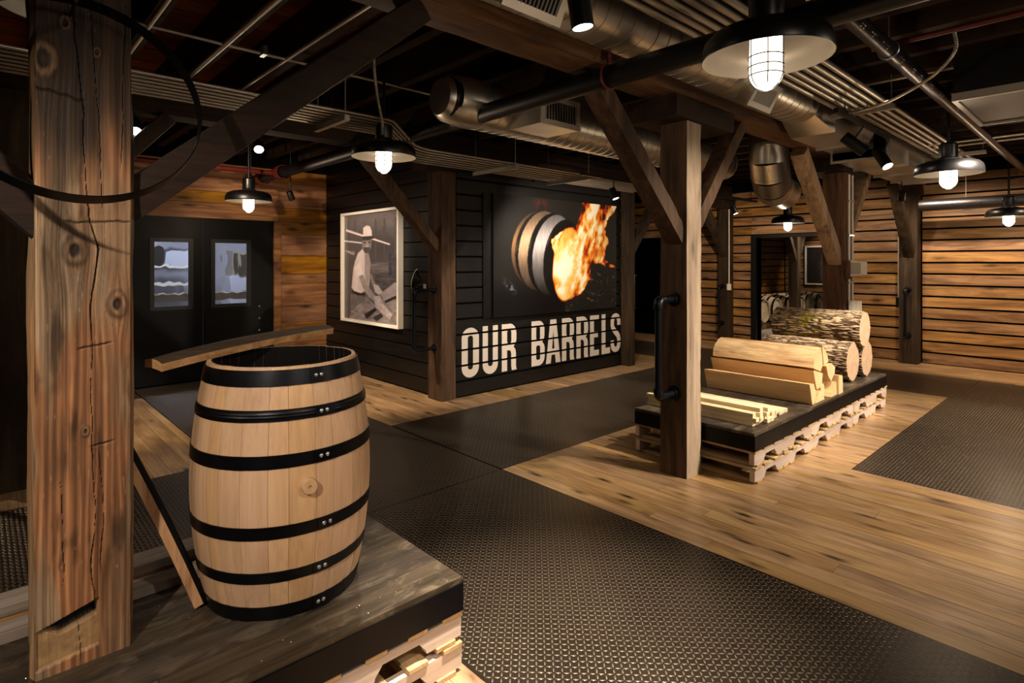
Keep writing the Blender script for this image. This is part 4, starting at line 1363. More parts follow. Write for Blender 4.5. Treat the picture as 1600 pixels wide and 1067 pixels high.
# straw and sparks on the ground, lower right
gr = sstep(0, 1, np.clip((PY - 500) / 90, 0, 1)) * sstep(560, 680, PX + 0.3 * (PY - 500)) * (heat < 0.15)
st = np.maximum(sstep(0.72, 0.86, fbm(PX / 7 + PY / 11, PY / 16 - PX / 30, 31, 3)), sstep(0.72, 0.86, fbm(PX / 14 - PY / 8, PY / 22, 37, 3)))
c = mix(c, rgb('b08a58'), blur(st * gr, 1) * 0.75)
c = mix(c, rgb('6b2015'), 0.6 * np.exp(-((PX - 330) / 45.0) ** 2 - ((PY - 40) / 35.0) ** 2) * sstep(.45, .6, tong))
c = mix(c, rgb('8d94b4'), 0.8 * np.exp(-((PX - 110 - 0.6 * (PY - 650)) / 22.0) ** 2 - ((PY - 650) / 40.0) ** 2) * sstep(.4, .55, fbm(PX / 14, PY / 14, 71)))
c = np.clip(c, 0, 1)
FX0, FX1, FZ0, FZ1 = 4.618, 7.085, 0.912, 2.440
t = thing('fire_picture', 'large unframed picture of a burning barrel on the dark wall above the lettering', 'picture', ((FX0 + FX1) / 2, 5.33, FZ0))
mbox('panel', M['black'], t, FX0, FX1, 5.302, 5.356, FZ0, FZ1)
mbox('side_shadow_strip', M['black'], t, FX0 - 0.13, FX0 - 0.002, 5.335, 5.356, FZ0 - 0.0, FZ1)  # dark strip standing in for the panel's shadow on the wall
colour_grid('print', nu, nv, lambda a, b: (FX0 + (FX1 - FX0) * U, 5.3005 + 0 * U, FZ0 + (FZ1 - FZ0) * (1 - V)), c, M['fire_print'], t)

# framed photograph of a worker; points are given in a 100 x 215 frame, y downwards
nu, nv = 170, 330
U, V = np.meshgrid(np.linspace(0, 1, nu), np.linspace(1, 0, nv))
QX = U * 330; QY = V * 720


def q(pts):
    """outline points of the photograph"""
    o = []
    for x, y in pts:
        yt = 122 - 0.065 * (x - 92); yb = 800 + 0.15 * (x - 92)
        uu = (x - 92) / 330.0
        uu = uu * (1 - 0.18 * (1 - uu))
        o.append((uu * 330, (y - yt) / (yb - yt) * 720))
    return o


g = 0.23 + 0.10 * fbm(QX / 90, QY / 120, 3) + 0.05 * fbm(QX / 14, QY / 22, 4)
g = g + 0.12 * np.exp(-((QY - 40) / 90.0) ** 2)


def put(pts, v, k=1, tex=0.0, fx=20, fy=20, sd=1):
    global g
    m = blur(inside(q(pts), QX, QY), k)
    g = g * (1 - m) + (v + tex * (fbm(QX / fx, QY / fy, sd) - 0.5)) * m


for x in (168, 298, 345, 400, 118):
    put([(x, 150), (x + 9, 150), (x + 9, 460), (x, 460)], 0.33, 2)
put([(105, 208), (378, 318), (378, 328), (105, 224)], 0.92, 1)
put([(92, 282), (220, 300), (220, 310), (92, 292)], 0.85, 1)
put([(95, 350), (170, 362), (168, 384), (130, 372)], 0.6, 1, 0.8, 6, 6, 9)
put([(272, 430), (390, 445), (395, 500), (280, 505)], 0.42, 2, 0.35, 60, 7, 12)
put([(280, 500), (425, 520), (425, 600), (300, 600)], 0.30, 2, 0.3, 30, 12, 13)
put([(370, 380), (425, 400), (425, 560), (370, 540)], 0.26, 3, 0.25, 14, 14, 14)
# stacked boards at the front
put([(130, 820), (150, 730), (250, 660), (300, 720), (330, 640), (425, 590), (425, 860), (130, 830)], 0.50, 2, 0.35, 26, 18, 21)
put([(330, 640), (400, 570), (425, 575), (425, 650), (350, 690)], 0.60, 1, 0.15, 30, 10, 22)
put([(235, 780), (300, 735), (310, 750), (250, 810)], 0.14, 1)
put([(350, 690), (425, 640), (425, 660), (355, 705)], 0.16, 1)
put([(285, 800), (330, 770), (345, 790), (310, 825)], 0.2, 1)
# trousers and belt
put([(142, 640), (215, 655), (250, 680), (190, 720), (150, 760), (138, 720)], 0.40, 2, 0.15, 12, 30, 25)
put([(152, 618), (180, 632), (240, 640), (240, 655), (190, 652), (150, 632)], 0.12, 1)
# torso: pale shirt
put([(222, 345), (258, 372), (272, 440), (268, 560), (262, 610), (215, 640), (165, 622), (148, 600), (160, 480), (172, 430), (192, 375)], 0.80, 2, 0.16, 26, 50, 26)
put([(238, 380), (262, 372), (274, 440), (262, 600), (240, 560)], 0.58, 3, 0.15, 10, 40, 27)
put([(168, 470), (200, 430), (232, 510), (200, 530)], 0.88, 3, 0.08, 20, 20, 28)
# arms and gloved hands
put([(200, 525), (228, 515), (250, 580), (292, 640), (312, 668), (292, 690), (262, 665), (225, 600)], 0.55, 2, 0.12, 16, 16, 29)
put([(266, 520), (280, 510), (300, 575), (322, 620), (305, 640), (285, 590)], 0.50, 2)
put([(292, 580), (318, 590), (342, 632), (320, 652), (298, 632)], 0.70, 1, 0.2, 9, 9, 30)
put([(290, 660), (325, 655), (345, 710), (390, 780), (375, 812), (340, 770), (300, 730)], 0.68, 1, 0.28, 10, 14, 31)
# head, beard and cap
put([(222, 290), (280, 290), (276, 345), (262, 368), (238, 372), (222, 340)], 0.52, 1, 0.1, 10, 10, 32)
put([(228, 335), (272, 335), (270, 358), (258, 376), (238, 374)], 0.30, 1, 0.2, 6, 6, 33)
put([(242, 322), (264, 324), (260, 333), (246, 332)], 0.72, 1)
put([(250, 296), (258, 296), (262, 318), (250, 318)], 0.62, 1)
put([(228, 298), (246, 298), (246, 306), (228, 306)], 0.2, 1)
put([(258, 298), (276, 300), (276, 307), (258, 306)], 0.2, 1)
put([(228, 205), (250, 190), (270, 196), (280, 225), (284, 268), (228, 268)], 0.90, 1, 0.12, 14, 14, 34)
put([(222, 262), (288, 262), (292, 280), (262, 285), (225, 283)], 0.22, 1)
g = np.clip(g, 0, 1)
c = np.stack([g * 0.98 + 0.012, g * 0.90 + 0.012, g * 0.89 + 0.015], -1)
GX = 3.885
GY0, GY1, GZ0, GZ1 = 6.29, 7.86, 0.748, 2.300
t = thing('framed_photograph', 'white deep-framed black and white photograph of a worker in a cap stacking boards', 'picture', (3.93, (GY0 + GY1) / 2, GZ0))
fw = 0.035
f = MB()
for a in ((GY0, GY0 + fw, GZ0, GZ1), (GY1 - fw, GY1, GZ0, GZ1), (GY0 + fw, GY1 - fw, GZ0, GZ0 + fw), (GY0 + fw, GY1 - fw, GZ1 - fw, GZ1)):
    f.box(GX, 3.962, a[0], a[1], a[2], a[3])
f.build('frame', M['white'], t)
colour_grid('print', nu, nv, lambda a, b: (3.93 + 0 * U, GY1 - fw - (GY1 - GY0 - 2 * fw) * U, GZ0 + fw + (GZ1 - GZ0 - 2 * fw) * (1 - V)), c, M['photo_print'], t)
mbox('backing', M['black'], t, 3.933, 3.962, GY0 + 0.01, GY1 - 0.01, GZ0 + 0.01, GZ1 - 0.01)

# ------------------------------------------------------------------ black iron pipe handles on the posts
def handle(pts, label, r=0.021, group='iron pipe handles'):
    """pts: wall point, corner, corner, wall point"""
    p = [Vector(a) for a in pts]
    t = thing('pipe_handle', label, 'handle', p[3], 0, group)
    MB().tube([p[1] + (p[2] - p[1]).normalized() * 0.02, p[2] + (p[1] - p[2]).normalized() * 0.02], r, 14).build('upright_pipe', M['iron'], t, 50)
    for a, b in ((p[0], p[1]), (p[3], p[2])):
        MB().tube([a, b + (a - b).normalized() * 0.02], r * 0.95, 14).build('nipple', M['iron'], t, 50)
        d = (a - b).normalized()
        MB().lathe([(0, 0), (r * 2.2, 0), (r * 2.2, -0.008), (r * 1.4, -0.012), (r * 1.35, -0.026), (0, -0.026)], 20, a, d).build('flange', M['iron'], t, 40)
    for b, a, c_ in ((p[1], p[0], p[2]), (p[2], p[3], p[1])):
        d1 = (a - b).normalized(); d2 = (c_ - b).normalized(); R = 0.045
        pts_ = [b + d1 * 0.062, b + d1 * R]
        for k in range(1, 7):
            s = k / 7
            pts_.append(b + d1 * R * (1 - s) ** 2 + d2 * R * s * s)
        pts_ += [b + d2 * R, b + d2 * 0.062]
        rr = [r * 1.38] * len(pts_)
        e = MB().tube(pts_, rr, 14)
        e.build('elbow', M['iron'], t, 50)
    return t


handle([(3.812, 2.32, 1.322), (3.60, 2.32, 1.322), (3.60, 2.32, 0.62), (3.812, 2.32, 0.62)], 'black iron pipe handle on the post by the log display', 0.025)
handle([(3.87, 5.49, 1.275), (3.60, 5.49, 1.275), (3.60, 5.49, 0.60), (3.87, 5.49, 0.60)], 'black iron pipe handle beside the framed photograph')
handle([(10.68, 2.37, 1.17), (10.50, 2.37, 1.17), (10.50, 2.37, 0.45), (10.68, 2.37, 0.45)], 'black iron pipe handle on the post at the right plank wall')
handle([(10.72, 5.45, 1.12), (10.56, 5.45, 1.12), (10.56, 5.45, 0.40), (10.72, 5.45, 0.40)], 'black iron pipe handle on the post left of the barrel room opening')
handle([(0.047, 5.41, 1.22), (-0.13, 5.41, 1.22), (-0.13, 5.41, 0.50), (0.047, 5.41, 0.50)], 'black iron pipe handle on the almost black post at the left edge')
# small listening horn on the handle by the photograph
t = thing('listening_horn', 'small black dish with a pale rim standing on the pipe handle by the photograph', 'horn', (3.60, 5.49, 1.30))
ax = Vector((-0.62, 0.74, 0.22)).normalized()
MB().lathe([(0.012, 0.0), (0.03, 0.02), (0.085, 0.07), (0.115, 0.085), (0.108, 0.085), (0.07, 0.066), (0.0, 0.03)], 28, (3.68, 5.45, 1.385), ax).build('dish', M['black'], t, 40)
MB().lathe([(0.115, 0.083), (0.119, 0.086), (0.115, 0.090), (0.108, 0.088), (0.115, 0.083)], 28, (3.68, 5.45, 1.385), ax).build('rim', M['pale'], t, 40)
MB().tube([(3.62, 5.49, 1.30), (3.625, 5.485, 1.41)], 0.012, 8).build('stem', M['black'], t, 50)
MB().lathe([(0.018, 0), (0.018, 0.05), (0, 0.05)], 14, (3.74, 5.49, 1.296), (0, 0, 1)).build('button', M['pale'], t, 40)

# ------------------------------------------------------------------ pendant lamps
def make_lamp(label, group='black dome pendant lamps'):
    """local coordinates: the rim of the shade at z = 0"""
    t = thing('pendant_lamp', label, 'lamp', (0, 0, 0), 0, group)
    out = [(0.250, -0.002), (0.252, 0.002), (0.249, 0.045), (0.240, 0.072), (0.218, 0.095), (0.18, 0.110), (0.12, 0.120), (0.078, 0.128), (0.066, 0.145)]
    inn = [(0.060, 0.138), (0.12, 0.113), (0.178, 0.103), (0.212, 0.090), (0.234, 0.068), (0.244, 0.042), (0.2465, 0.0), (0.250, -0.002)]
    m = MB().lathe(out, 48); m.k = 1; m.lathe([(0.066, 0.145)] + inn, 48)
    m.build('shade', [M['shade_out'], M['shade_in']], t, 40, local=True)
    MB().lathe([(0, 0.138), (0.064, 0.138), (0.068, 0.15), (0.068, 0.255), (0.055, 0.27), (0, 0.27)], 28).build('lamp_housing', M['shade_out'], t, 40, local=True)
    jp = [(0.062, 0.120), (0.064, 0.0), (0.064, -0.062)] + [(0.064 * math.cos(a), -0.062 - 0.062 * math.sin(a)) for a in np.linspace(0.15, PI / 2, 9)]
    MB().lathe(jp, 28).build('glass_jar', M['bulb'], t, 60, local=True)
    w = MB(); r = 0.0685
    for z in (0.005, -0.035, -0.07):
        w.tube([(r * math.cos(2 * PI * k / 28), r * math.sin(2 * PI * k / 28), z) for k in range(28)], 0.0026, 5, closed=True)
    for k in range(3):
        a = PI * k / 3 + 0.5
        pts = [(r * math.cos(a), r * math.sin(a), 0.10), (r * math.cos(a), r * math.sin(a), -0.06)]
        for b in np.linspace(0.2, PI - 0.2, 9):
            pts.append((r * math.cos(b) * math.cos(a), r * math.cos(b) * math.sin(a), -0.062 - r * math.sin(b)))
        pts += [(-r * math.cos(a), -r * math.sin(a), -0.06), (-r * math.cos(a), -r * math.sin(a), 0.10)]
        w.tube(pts, 0.0026, 5)
    w.build('wire_cage', M['iron'], t, 60, local=True)
    return t


LAMPS = [((2.36, 1.013, 2.43), 'black dome lamp with a lit caged jar, largest, hanging by the big duct'),
         ((2.36, 4.03, 2.43), 'black dome lamp with a lit caged jar, hanging before the dark corner post'),
         ((2.30, 6.95, 2.30), 'black dome lamp with a lit caged jar, hanging before the black double doors'),
         ((6.20, 1.08, 2.365), 'black dome lamp with a lit caged jar, hanging under the steel conduits'),
         ((10.05, 1.10, 2.20), 'black dome lamp with a lit caged jar, nearest the right plank wall'),
         ((9.85, 3.87, 2.24), 'black dome lamp with a lit caged jar, over the opening to the barrel room')]
lamp0 = make_lamp(LAMPS[0][1])
lamp0.location = LAMPS[0][0]
for p, lab in LAMPS[1:]:
    dup(lamp0, p, random.uniform(0, 3), lab)
dup(lamp0, (0.29, 3.30, 2.742), 0.4, 'dome lamp mostly hidden behind the top of the near post')
for o in [o for o in bpy.data.objects if o.name.startswith('pendant_lamp')]:
    L = o.location
    MB().tube([(0, 0, 0.262), (0, 0, 3.392 - L.z)], 0.012, 10).build('stem', M['black'], o, 50, local=True)
for p, lab in LAMPS:
    point((p[0], p[1], p[2] - 0.165), 10, 0.05)

# ------------------------------------------------------------------ track spots
def spot_head(loc, d, label, L=0.20, r=0.042, top=3.392, ty=None):
    """loc: centre of the lens; d: the way it shines"""
    loc, d = Vector(loc), Vector(d).normalized()
    t = thing('track_spot', label, 'spotlight', loc, 0, 'black track spots')
    MB().lathe([(0, -L), (r * 0.92, -L), (r, -L + 0.01), (r, 0.0), (r * 0.9, 0.0), (r * 0.88, -0.012)], 24, loc, d).build('can', M['black'], t, 40)
    MB().disc(loc - d * 0.003, d, r * 0.93, 24).build('lens', M['lens'], t)
    b = loc - d * (L * 0.6)
    MB().tube([b, Vector((b.x, b.y if ty is None else ty, top))], 0.007, 8).build('swivel_arm', M['black'], t, 50)
    return t


spot_head((1.63, 1.37, 2.46), (0.12, -0.10, -1), 'black can spot with a lit lens hanging before the big duct', 0.26, 0.042, top=2.862)
spot_head((1.91, 5.50, 2.64), (-0.25, -0.80, -0.75), 'starry bright spot left of the conduit bend, under the dark beam', 0.12, 0.045, top=3.10)
spot_head((0.93, 5.45, 2.65), (-0.1, -0.8, -0.9), 'bright spot just right of the near post, inside the hanging hoop', 0.12, 0.045, top=3.10)
spot_head((5.27, 3.95, 2.31), (0.1, -0.35, -0.9), 'small lit spot at the upper right corner of the fire picture', 0.13, 0.040, top=2.522, ty=3.97)
spot_head((8.21, 3.97, 2.31), (0.1, -0.35, -0.9), 'small lit spot at the top of the post left of the barrel room', 0.13, 0.040, top=2.522, ty=3.97)
spot_head((6.30, 1.56, 2.50), (-0.30, -0.55, -0.9), 'black can spot with a lit lens, nearer the far end of the big duct', 0.22, 0.05, top=2.767, ty=1.56)
spot_head((5.62, 1.56, 2.55), (0.35, -0.75, -0.75), 'black can spot turned away, beside the duct register', 0.22, 0.05, top=2.767, ty=1.56)
spot_head((3.05, 7.55, 2.42), (0.4, 0.2, -0.8), 'tiny lit spot by the red pipe couplings, right one', 0.12, 0.04)
spot_head((2.55, 7.55, 2.40), (0.4, 0.2, -0.8), 'tiny lit spot by the red pipe couplings, left one', 0.12, 0.04)
spot_head((8.9, 2.05, 2.42), (0.6, 0.2, -0.7), 'tiny lit spot left of the post at the right plank wall', 0.12, 0.045)
for (x0, x1, y, z, lab) in ((4.7, 5.9, 3.97, 2.52, 'black lighting track over the fire picture'), (7.6, 8.9, 3.97, 2.52, 'black lighting track before the barrel room'),
                            (4.9, 9.0, 1.56, 2.765, 'long black lighting track beside the big duct')):
    o = mbox('lighting_track', M['black'], None, x0, x1, y - 0.018, y + 0.018, z, z + 0.035)
    tag(o, lab, 'track')
    for xx in (x0 + 0.2, x1 - 0.2):
        MB().tube([(xx, y, z + 0.03), (xx, y, 3.392)], 0.004, 6).build('hanger_rod', M['iron'], o, 50)

# ------------------------------------------------------------------ ducts
def spiral(mb, p0, p1, r, pitch=0.115, n=36):
    """spiral duct: a tube with raised, slightly slanting lock seams"""
    p0, p1 = Vector(p0), Vector(p1); L = (p1 - p0).length; ax = (p1 - p0).normalized()
    prof = [(r, 0)]; z = pitch * 0.5
    while z < L - 0.02:
        prof += [(r, z - 0.004), (r + 0.003, z - 0.0035), (r + 0.003, z + 0.0035), (r, z + 0.004)]
        z += pitch
    prof += [(r, L)]
    k0 = len(mb.v)
    mb.lathe(prof, n, p0, ax)
    side = ax.cross(Vector((0, 0, 1)))
    for i in range(k0, len(mb.v)):
        v = Vector(mb.v[i]); h = (v - p0).dot(ax)
        if 0.01 < h < L - 0.01:
            mb.v[i] = tuple(v + ax * (0.16 * r * (v - p0 - ax * h).dot(side) / r))
    return mb


def register(t, c, ax, ay, nz, w, h, depth, nl=12):
    """boxed air outlet: box, white frame and louvers; ax along the slats' row, ay up the face, nz outwards"""
    c, ax, ay, nz = Vector(c), Vector(ax).normalized(), Vector(ay).normalized(), Vector(nz).normalized()
    MB().obox(c - nz * (depth / 2 + 0.004), ax * (w / 2), ay * (h / 2), nz * (depth / 2)).build('outlet_box', M['galv'], t)
    f = MB(); b = 0.032
    f.obox(c + ay * (h / 2 - b / 2), ax * (w / 2 + 0.008), ay * (b / 2 + 0.004), nz * 0.006).obox(c - ay * (h / 2 - b / 2), ax * (w / 2 + 0.008), ay * (b / 2 + 0.004), nz * 0.006)
    f.obox(c + ax * (w / 2 - b / 2), ax * (b / 2 + 0.004), ay * (h / 2 - b), nz * 0.006).obox(c - ax * (w / 2 - b / 2), ax * (b / 2 + 0.004), ay * (h / 2 - b), nz * 0.006)
    fo = f.build('register_frame', M['grille'], t)
    MB().obox(c - nz * 0.003, ax * (w / 2 - b), ay * (h / 2 - b), nz * 0.001).build('dark_throat', M['dark'], fo)
    for k in range(nl):
        x = -w / 2 + b + (w - 2 * b) * (k + 0.5) / nl
        MB().obox(c + ax * x + nz * 0.004, ax * 0.002 + nz * 0.004, ay * (h / 2 - b), ax * -0.001 + nz * 0.0006).build('louver', M['grille'], fo)


D1Y, D1Z, D1R = 1.985, 2.90, 0.150
t = thing('spiral_duct', 'big galvanised spiral duct running along the brown beam to the right', 'duct', (3.0, D1Y, D1Z - D1R))
def oval_duct(x0, x1, ya, yb, zc, r, pitch=0.115):
    """flat-oval spiral duct along X with raised slanting seams"""
    ring = [(ya + r * math.cos(a), r * math.sin(a)) for a in np.linspace(PI / 2, 1.5 * PI, 15)] + [(yb + r * math.cos(a), r * math.sin(a)) for a in np.linspace(-PI / 2, PI / 2, 15)]
    n = len(ring); st = [(x0, 0.0)]; x = x0 + pitch / 2
    while x < x1 - 0.03:
        st += [(x - 0.004, 0), (x - 0.0035, 0.003), (x + 0.0035, 0.003), (x + 0.004, 0)]
        x += pitch
    st.append((x1, 0.0)); vs = []; fs = []
    for k, (x, e) in enumerate(st):
        sl = 0.0 if k in (0, len(st) - 1) else 0.16
        for (yy, zz) in ring:
            nx = math.hypot(yy - min(max(yy, ya), yb), zz); f = (nx + e) / nx
            y2 = min(max(yy, ya), yb); vs.append((x + sl * (yy - (ya + yb) / 2), y2 + (yy - y2) * f, zc + zz * f))
    for k in range(len(st) - 1):
        for q in range(n):
            fs.append((k * n + q, k * n + (q + 1) % n, (k + 1) * n + (q + 1) % n, (k + 1) * n + q))
    return MB().add(vs, fs)


OY0, OY1, OZ, OR = 1.955, 2.045, 2.965, 0.135
oval_duct(-1.2, 5.30, OY0, OY1, OZ, OR).build('oval_duct', M['galv'], t, 28)
register(t, (4.22, 1.822, 2.812), (1, 0, 0), (0, -0.50, 0.87), (0, -0.87, -0.50), 0.36, 0.19, 0.10)
register(t, (1.86, 1.822, 2.812), (1, 0, 0), (0, -0.50, 0.87), (0, -0.87, -0.50), 0.36, 0.19, 0.10)
m = MB()
# from round to square, then the square duct
n = 24; ring0 = []; ring1 = []
for k in range(n):
    a = 2 * PI * k / n
    ring0.append((5.30, (OY0 if math.cos(a) < 0 else OY1) + OR * math.cos(a), OZ + OR * math.sin(a)))
    cx, sx = math.cos(a), math.sin(a); s = 1 / max(abs(cx), abs(sx))
    ring1.append((5.52, D1Y - 0.03 + 0.19 * cx * s, D1Z - 0.01 + 0.15 * sx * s))
m.add(ring0 + ring1, [(k, (k + 1) % n, n + (k + 1) % n, n + k) for k in range(n)])
m.build('transition', M['galv'], t, 40)
mbox('square_duct', M['galv'], t, 5.52, 6.62, D1Y - 0.22, D1Y + 0.16, D1Z - 0.16, D1Z + 0.14)
register(t, (6.30, D1Y - 0.225, D1Z - 0.10), (1, 0, 0), (0, -0.45, 0.89), (0, -0.89, -0.45), 0.34, 0.22, 0.06)
mbox('wide_duct', M['galv'], t, 6.62, 9.4, D1Y - 0.33, D1Y + 0.16, D1Z - 0.24, D1Z + 0.14)
for x in (6.20, 6.62, 7.35, 8.1, 8.85):
    mbox('joint_flange', M['conduit'], t, x, x + 0.03, D1Y - 0.36, D1Y + 0.18, D1Z - 0.265, D1Z + 0.15) if x > 6.5 else mbox('joint_flange', M['conduit'], t, x, x + 0.03, D1Y - 0.24, D1Y + 0.18, D1Z - 0.18, D1Z + 0.15)
for x in (1.2, 3.2, 5.0):
    MB().tube([(x, D1Y - 0.1, D1Z + 0.1), (x, D1Y - 0.1, 3.10)], 0.005, 6).build('hanger_rod', M['conduit'], t, 50)

D2Y, D2Z, D2R = 3.42, 2.80, 0.185
t = thing('spiral_duct', 'smaller spiral duct with a square outlet, running behind the brown beam', 'duct', (4.5, D2Y, D2Z - D2R))
m = MB(); spiral(m, (2.75, D2Y, D2Z), (6.75, D2Y, D2Z), D2R, 0.10); m.build('round_duct', M['galv'], t, 28)
m = MB().lathe([(0, 0), (0.13, 0), (0.17, 0.06), (D2R + 0.004, 0.25), (D2R + 0.004, 0.30)], 32, (2.46, D2Y, D2Z), (1, 0, 0)); m.build('end_reducer', M['galv'], t, 40)
MB().lathe([(0, 0), (0.15, 0), (0.155, 0.01), (0.155, 0.05), (0.148, 0.06)], 32, (2.50, D2Y - 0.02, D2Z), (1, 0, 0)).build('end_cap', M['iron'], t, 40)
register(t, (3.25, 2.95, 2.735), (1, 0, 0), (0, 0, 1), (0, -1, 0), 0.42, 0.215, 0.34, 12)
for x in (3.6, 5.2):
    MB().tube([(x, D2Y, D2Z + D2R), (x, D2Y, 3.10)], 0.005, 6).build('hanger_rod', M['conduit'], t, 50)
# gored elbow beyond it
t = thing('duct_elbow', 'gored galvanised duct elbow behind the post with the log display', 'duct', (6.9, 3.0, 2.4))
ce = []; R0 = 0.46
for k in range(5):
    a = PI / 2 * k / 4
    ce.append(Vector((6.72 + R0 * (1 - math.cos(a)) * 0.97, 2.86 + R0 * (1 - math.cos(a)) * 0.25, 2.96 - R0 * math.sin(a))))
ce = [Vector((6.72, 2.86, 3.04))] + ce + [ce[-1] + Vector((0.97, 0.25, 0.02)) * 0.7]
for a, b in zip(ce[:-1], ce[1:]):
    d = (b - a).normalized()
    MB().tube([a - d * 0.03, b + d * 0.03], 0.215, 32, caps=False).build('gore', M['galv'], t, 50)
    MB().tube([b - d * 0.006, b + d * 0.006], 0.218, 32).build('seam_band', M['galv'], t, 50)
# short duct run at the right wall
t = thing('spiral_duct', 'dim spiral duct running high along the right plank wall', 'duct', (10.35, 0.9, 2.36))
m = MB(); spiral(m, (10.35, -1.2, 2.44), (10.35, 2.15, 2.44), 0.085, 0.16); m.build('round_duct', M['dim_duct'], t, 28)
for y in (0.2, 1.6):
    MB().tube([(10.35, y, 2.52), (10.35, y, 3.1)], 0.005, 6).build('hanger_rod', M['conduit'], t, 50)

# ------------------------------------------------------------------ conduit racks
def rack(label, paths, r, struts, loc, rods=True, mat='conduit'):
    t = thing('conduit_rack', label, 'conduits', loc, 0, 'racks of steel conduit')
    for p in paths:
        MB().tube(p, r, 10).build('conduit', M[mat], t, 50)
    for a, b in struts:
        a, b = Vector(a), Vector(b)
        d = (b - a).normalized(); s = Vector((-d.y, d.x, 0))
        MB().obox((a + b) / 2, (b - a) / 2, s * 0.02, (0, 0, 0.02)).build('strut_channel', M['conduit'], t)
        if rods:
            for e in (a + d * 0.03, b - d * 0.03):
                MB().tube([e, Vector((e.x, e.y, 3.1))], 0.004, 6).build('hanger_rod', M['conduit'], t, 50)
    return t


paths = []
for k in range(7):
    y0 = 3.86 + 0.080 * k; y1 = 4.42 + 0.104 * k; xb = 2.30 + 0.03 * k
    z = 2.685
    paths.append([(-1.4, y0, z), (xb, y0, z), (xb + 0.05, y0 + 0.02, z), (xb + 0.10, y0 + 0.06, z - 0.005), (xb + 0.06 + (y1 - y0) * 0.9, y1 - 0.06, z - 0.04), (xb + 0.12 + (y1 - y0) * 0.95, y1 - 0.02, z - 0.045), (xb + 0.20 + (y1 - y0), y1, z - 0.05), (7.15, y1, z - 0.05)])
rack('rack of seven steel conduits crossing the left ceiling and bending along the dark wall', paths, 0.0108,
     [((0.55, 3.84, 2.64), (0.55, 4.36, 2.64)), ((1.95, 3.84, 2.64), (1.95, 4.36, 2.64)), ((4.15, 4.38, 2.60), (4.15, 5.10, 2.60)), ((5.35, 4.38, 2.60), (5.35, 5.10, 2.60))], (2.5, 4.3, 2.6))
paths = [[(0.8, 1.335 + 0.066 * k, 2.885 - 0.004 * (k % 2)), (9.6, 1.335 + 0.066 * k, 2.885 - 0.004 * (k % 2))] for k in range(6)]
rack('rack of six steel conduits above the big duct, toward the right', paths, 0.0225,
     [((5.35, 1.27, 2.838), (5.35, 1.74, 2.838)), ((3.2, 1.27, 2.838), (3.2, 1.74, 2.838)), ((8.3, 1.1, 2.838), (8.3, 1.74, 2.838))], (5.2, 1.5, 2.83))

# ------------------------------------------------------------------ pipes
def pipe(name, label, pts, r, mat, extras=(), cat='pipe'):
    t = thing(name, label, cat, pts[0])
    MB().tube(pts, r, 18).build('run', M[mat], t, 50)
    for e in extras: e(t)
    return t


def coupling(p, d, r, L, mat='red'):
    p, d = Vector(p), Vector(d).normalized()
    return lambda t: MB().lathe([(r * 0.9, 0), (r, 0), (r, L), (r * 0.9, L)], 20, p, d).build('coupling', M[mat], t, 40)


def clevis(x, y, z, r, mat='red', top=3.10):
    def fn(t):
        MB().tube([(x + (r + 0.008) * math.cos(a), y, z + (r + 0.008) * math.sin(a)) for a in np.linspace(0, 2 * PI, 24, endpoint=False)], 0.007, 6, closed=True).build('clevis_ring', M[mat], t, 50)
        MB().tube([(x, y, z + r), (x, y, z + r + 0.09)], 0.012, 8).build('clevis_eye', M[mat], t, 50)
        MB().tube([(x, y, z + r + 0.08), (x, y, max(top, z + r + 0.1))], 0.006, 6).build('hanger_rod', M['iron'], t, 50)
    return fn


pipe('black_main_pipe', 'thick black pipe crossing under the brown beam from the big lamp to the red couplings', [(2.76, -1.3, 2.705), (2.76, 8.3, 2.705)], 0.066, 'black',
     [clevis(2.76, 2.12, 2.705, 0.066, 'red', 2.80), coupling((2.76, 7.1, 2.705), (0, 1, 0), 0.09, 0.12), coupling((2.76, 7.75, 2.705), (0, 1, 0), 0.09, 0.1)])
pipe('red_branch_pipe', 'thin dark red pipe under the ceiling left of the couplings', [(-1.4, 7.25, 2.70), (2.68, 7.25, 2.70)], 0.03, 'red', [coupling((1.95, 7.25, 2.70), (1, 0, 0), 0.045, 0.12)])
pipe('thin_conduit', 'thin pale conduit running under the left joists', [(0.1, 4.10, 3.05), (3.25, 4.13, 3.05)], 0.011, 'conduit',
     [lambda t: MB().box(1.44, 1.47, 4.06, 4.14, 3.03, 3.092).build('strap', M['rivet'], t)])


def stencil(t):
    rnd = random.Random(5)
    # rows of small stencilled strokes along the underside toward the room
    x = 2.2; y0, z0, r = 1.00, 2.885, 0.0487
    d = Vector((0, -0.62, -0.78)).normalized()
    for grp in (5, 6, 4, 3, 5, 6, 5, 4, 3, 5, 5, 6):
        mb = MB()
        for k in range(grp):
            hgt = 0.017; wd = 0.006
            for (q0, q1, s0, s1) in rnd.choice([((0, 1, 0.8, 1), (0, .25, 0, 1), (0, 1, 0, .2)), ((.4, .65, 0, 1), (0, 1, .8, 1)), ((0, .25, 0, 1), (.75, 1, 0, 1), (0, 1, .4, .6)), ((0, 1, 0, .2), (0, 1, .4, .6), (0, 1, .8, 1), (0, .25, 0, 1))]):
                pts = []
                for (qq, ss) in ((q0, s0), (q1, s0), (q1, s1), (q0, s1)):
                    an = math.atan2(d.z, d.y) + (ss - 0.5) * hgt / r * 2.0
                    pts.append((x + qq * wd * 2.4, y0 + (r + 0.0008) * math.cos(an), z0 + (r + 0.0008) * math.sin(an)))
                mb.add(pts, [(0, 1, 2, 3)])
            x += wd * 3.6
        mb.build('stencilled_marking', M['stencil'], t)
        x += rnd.choice([0.10, 0.22, 0.45])


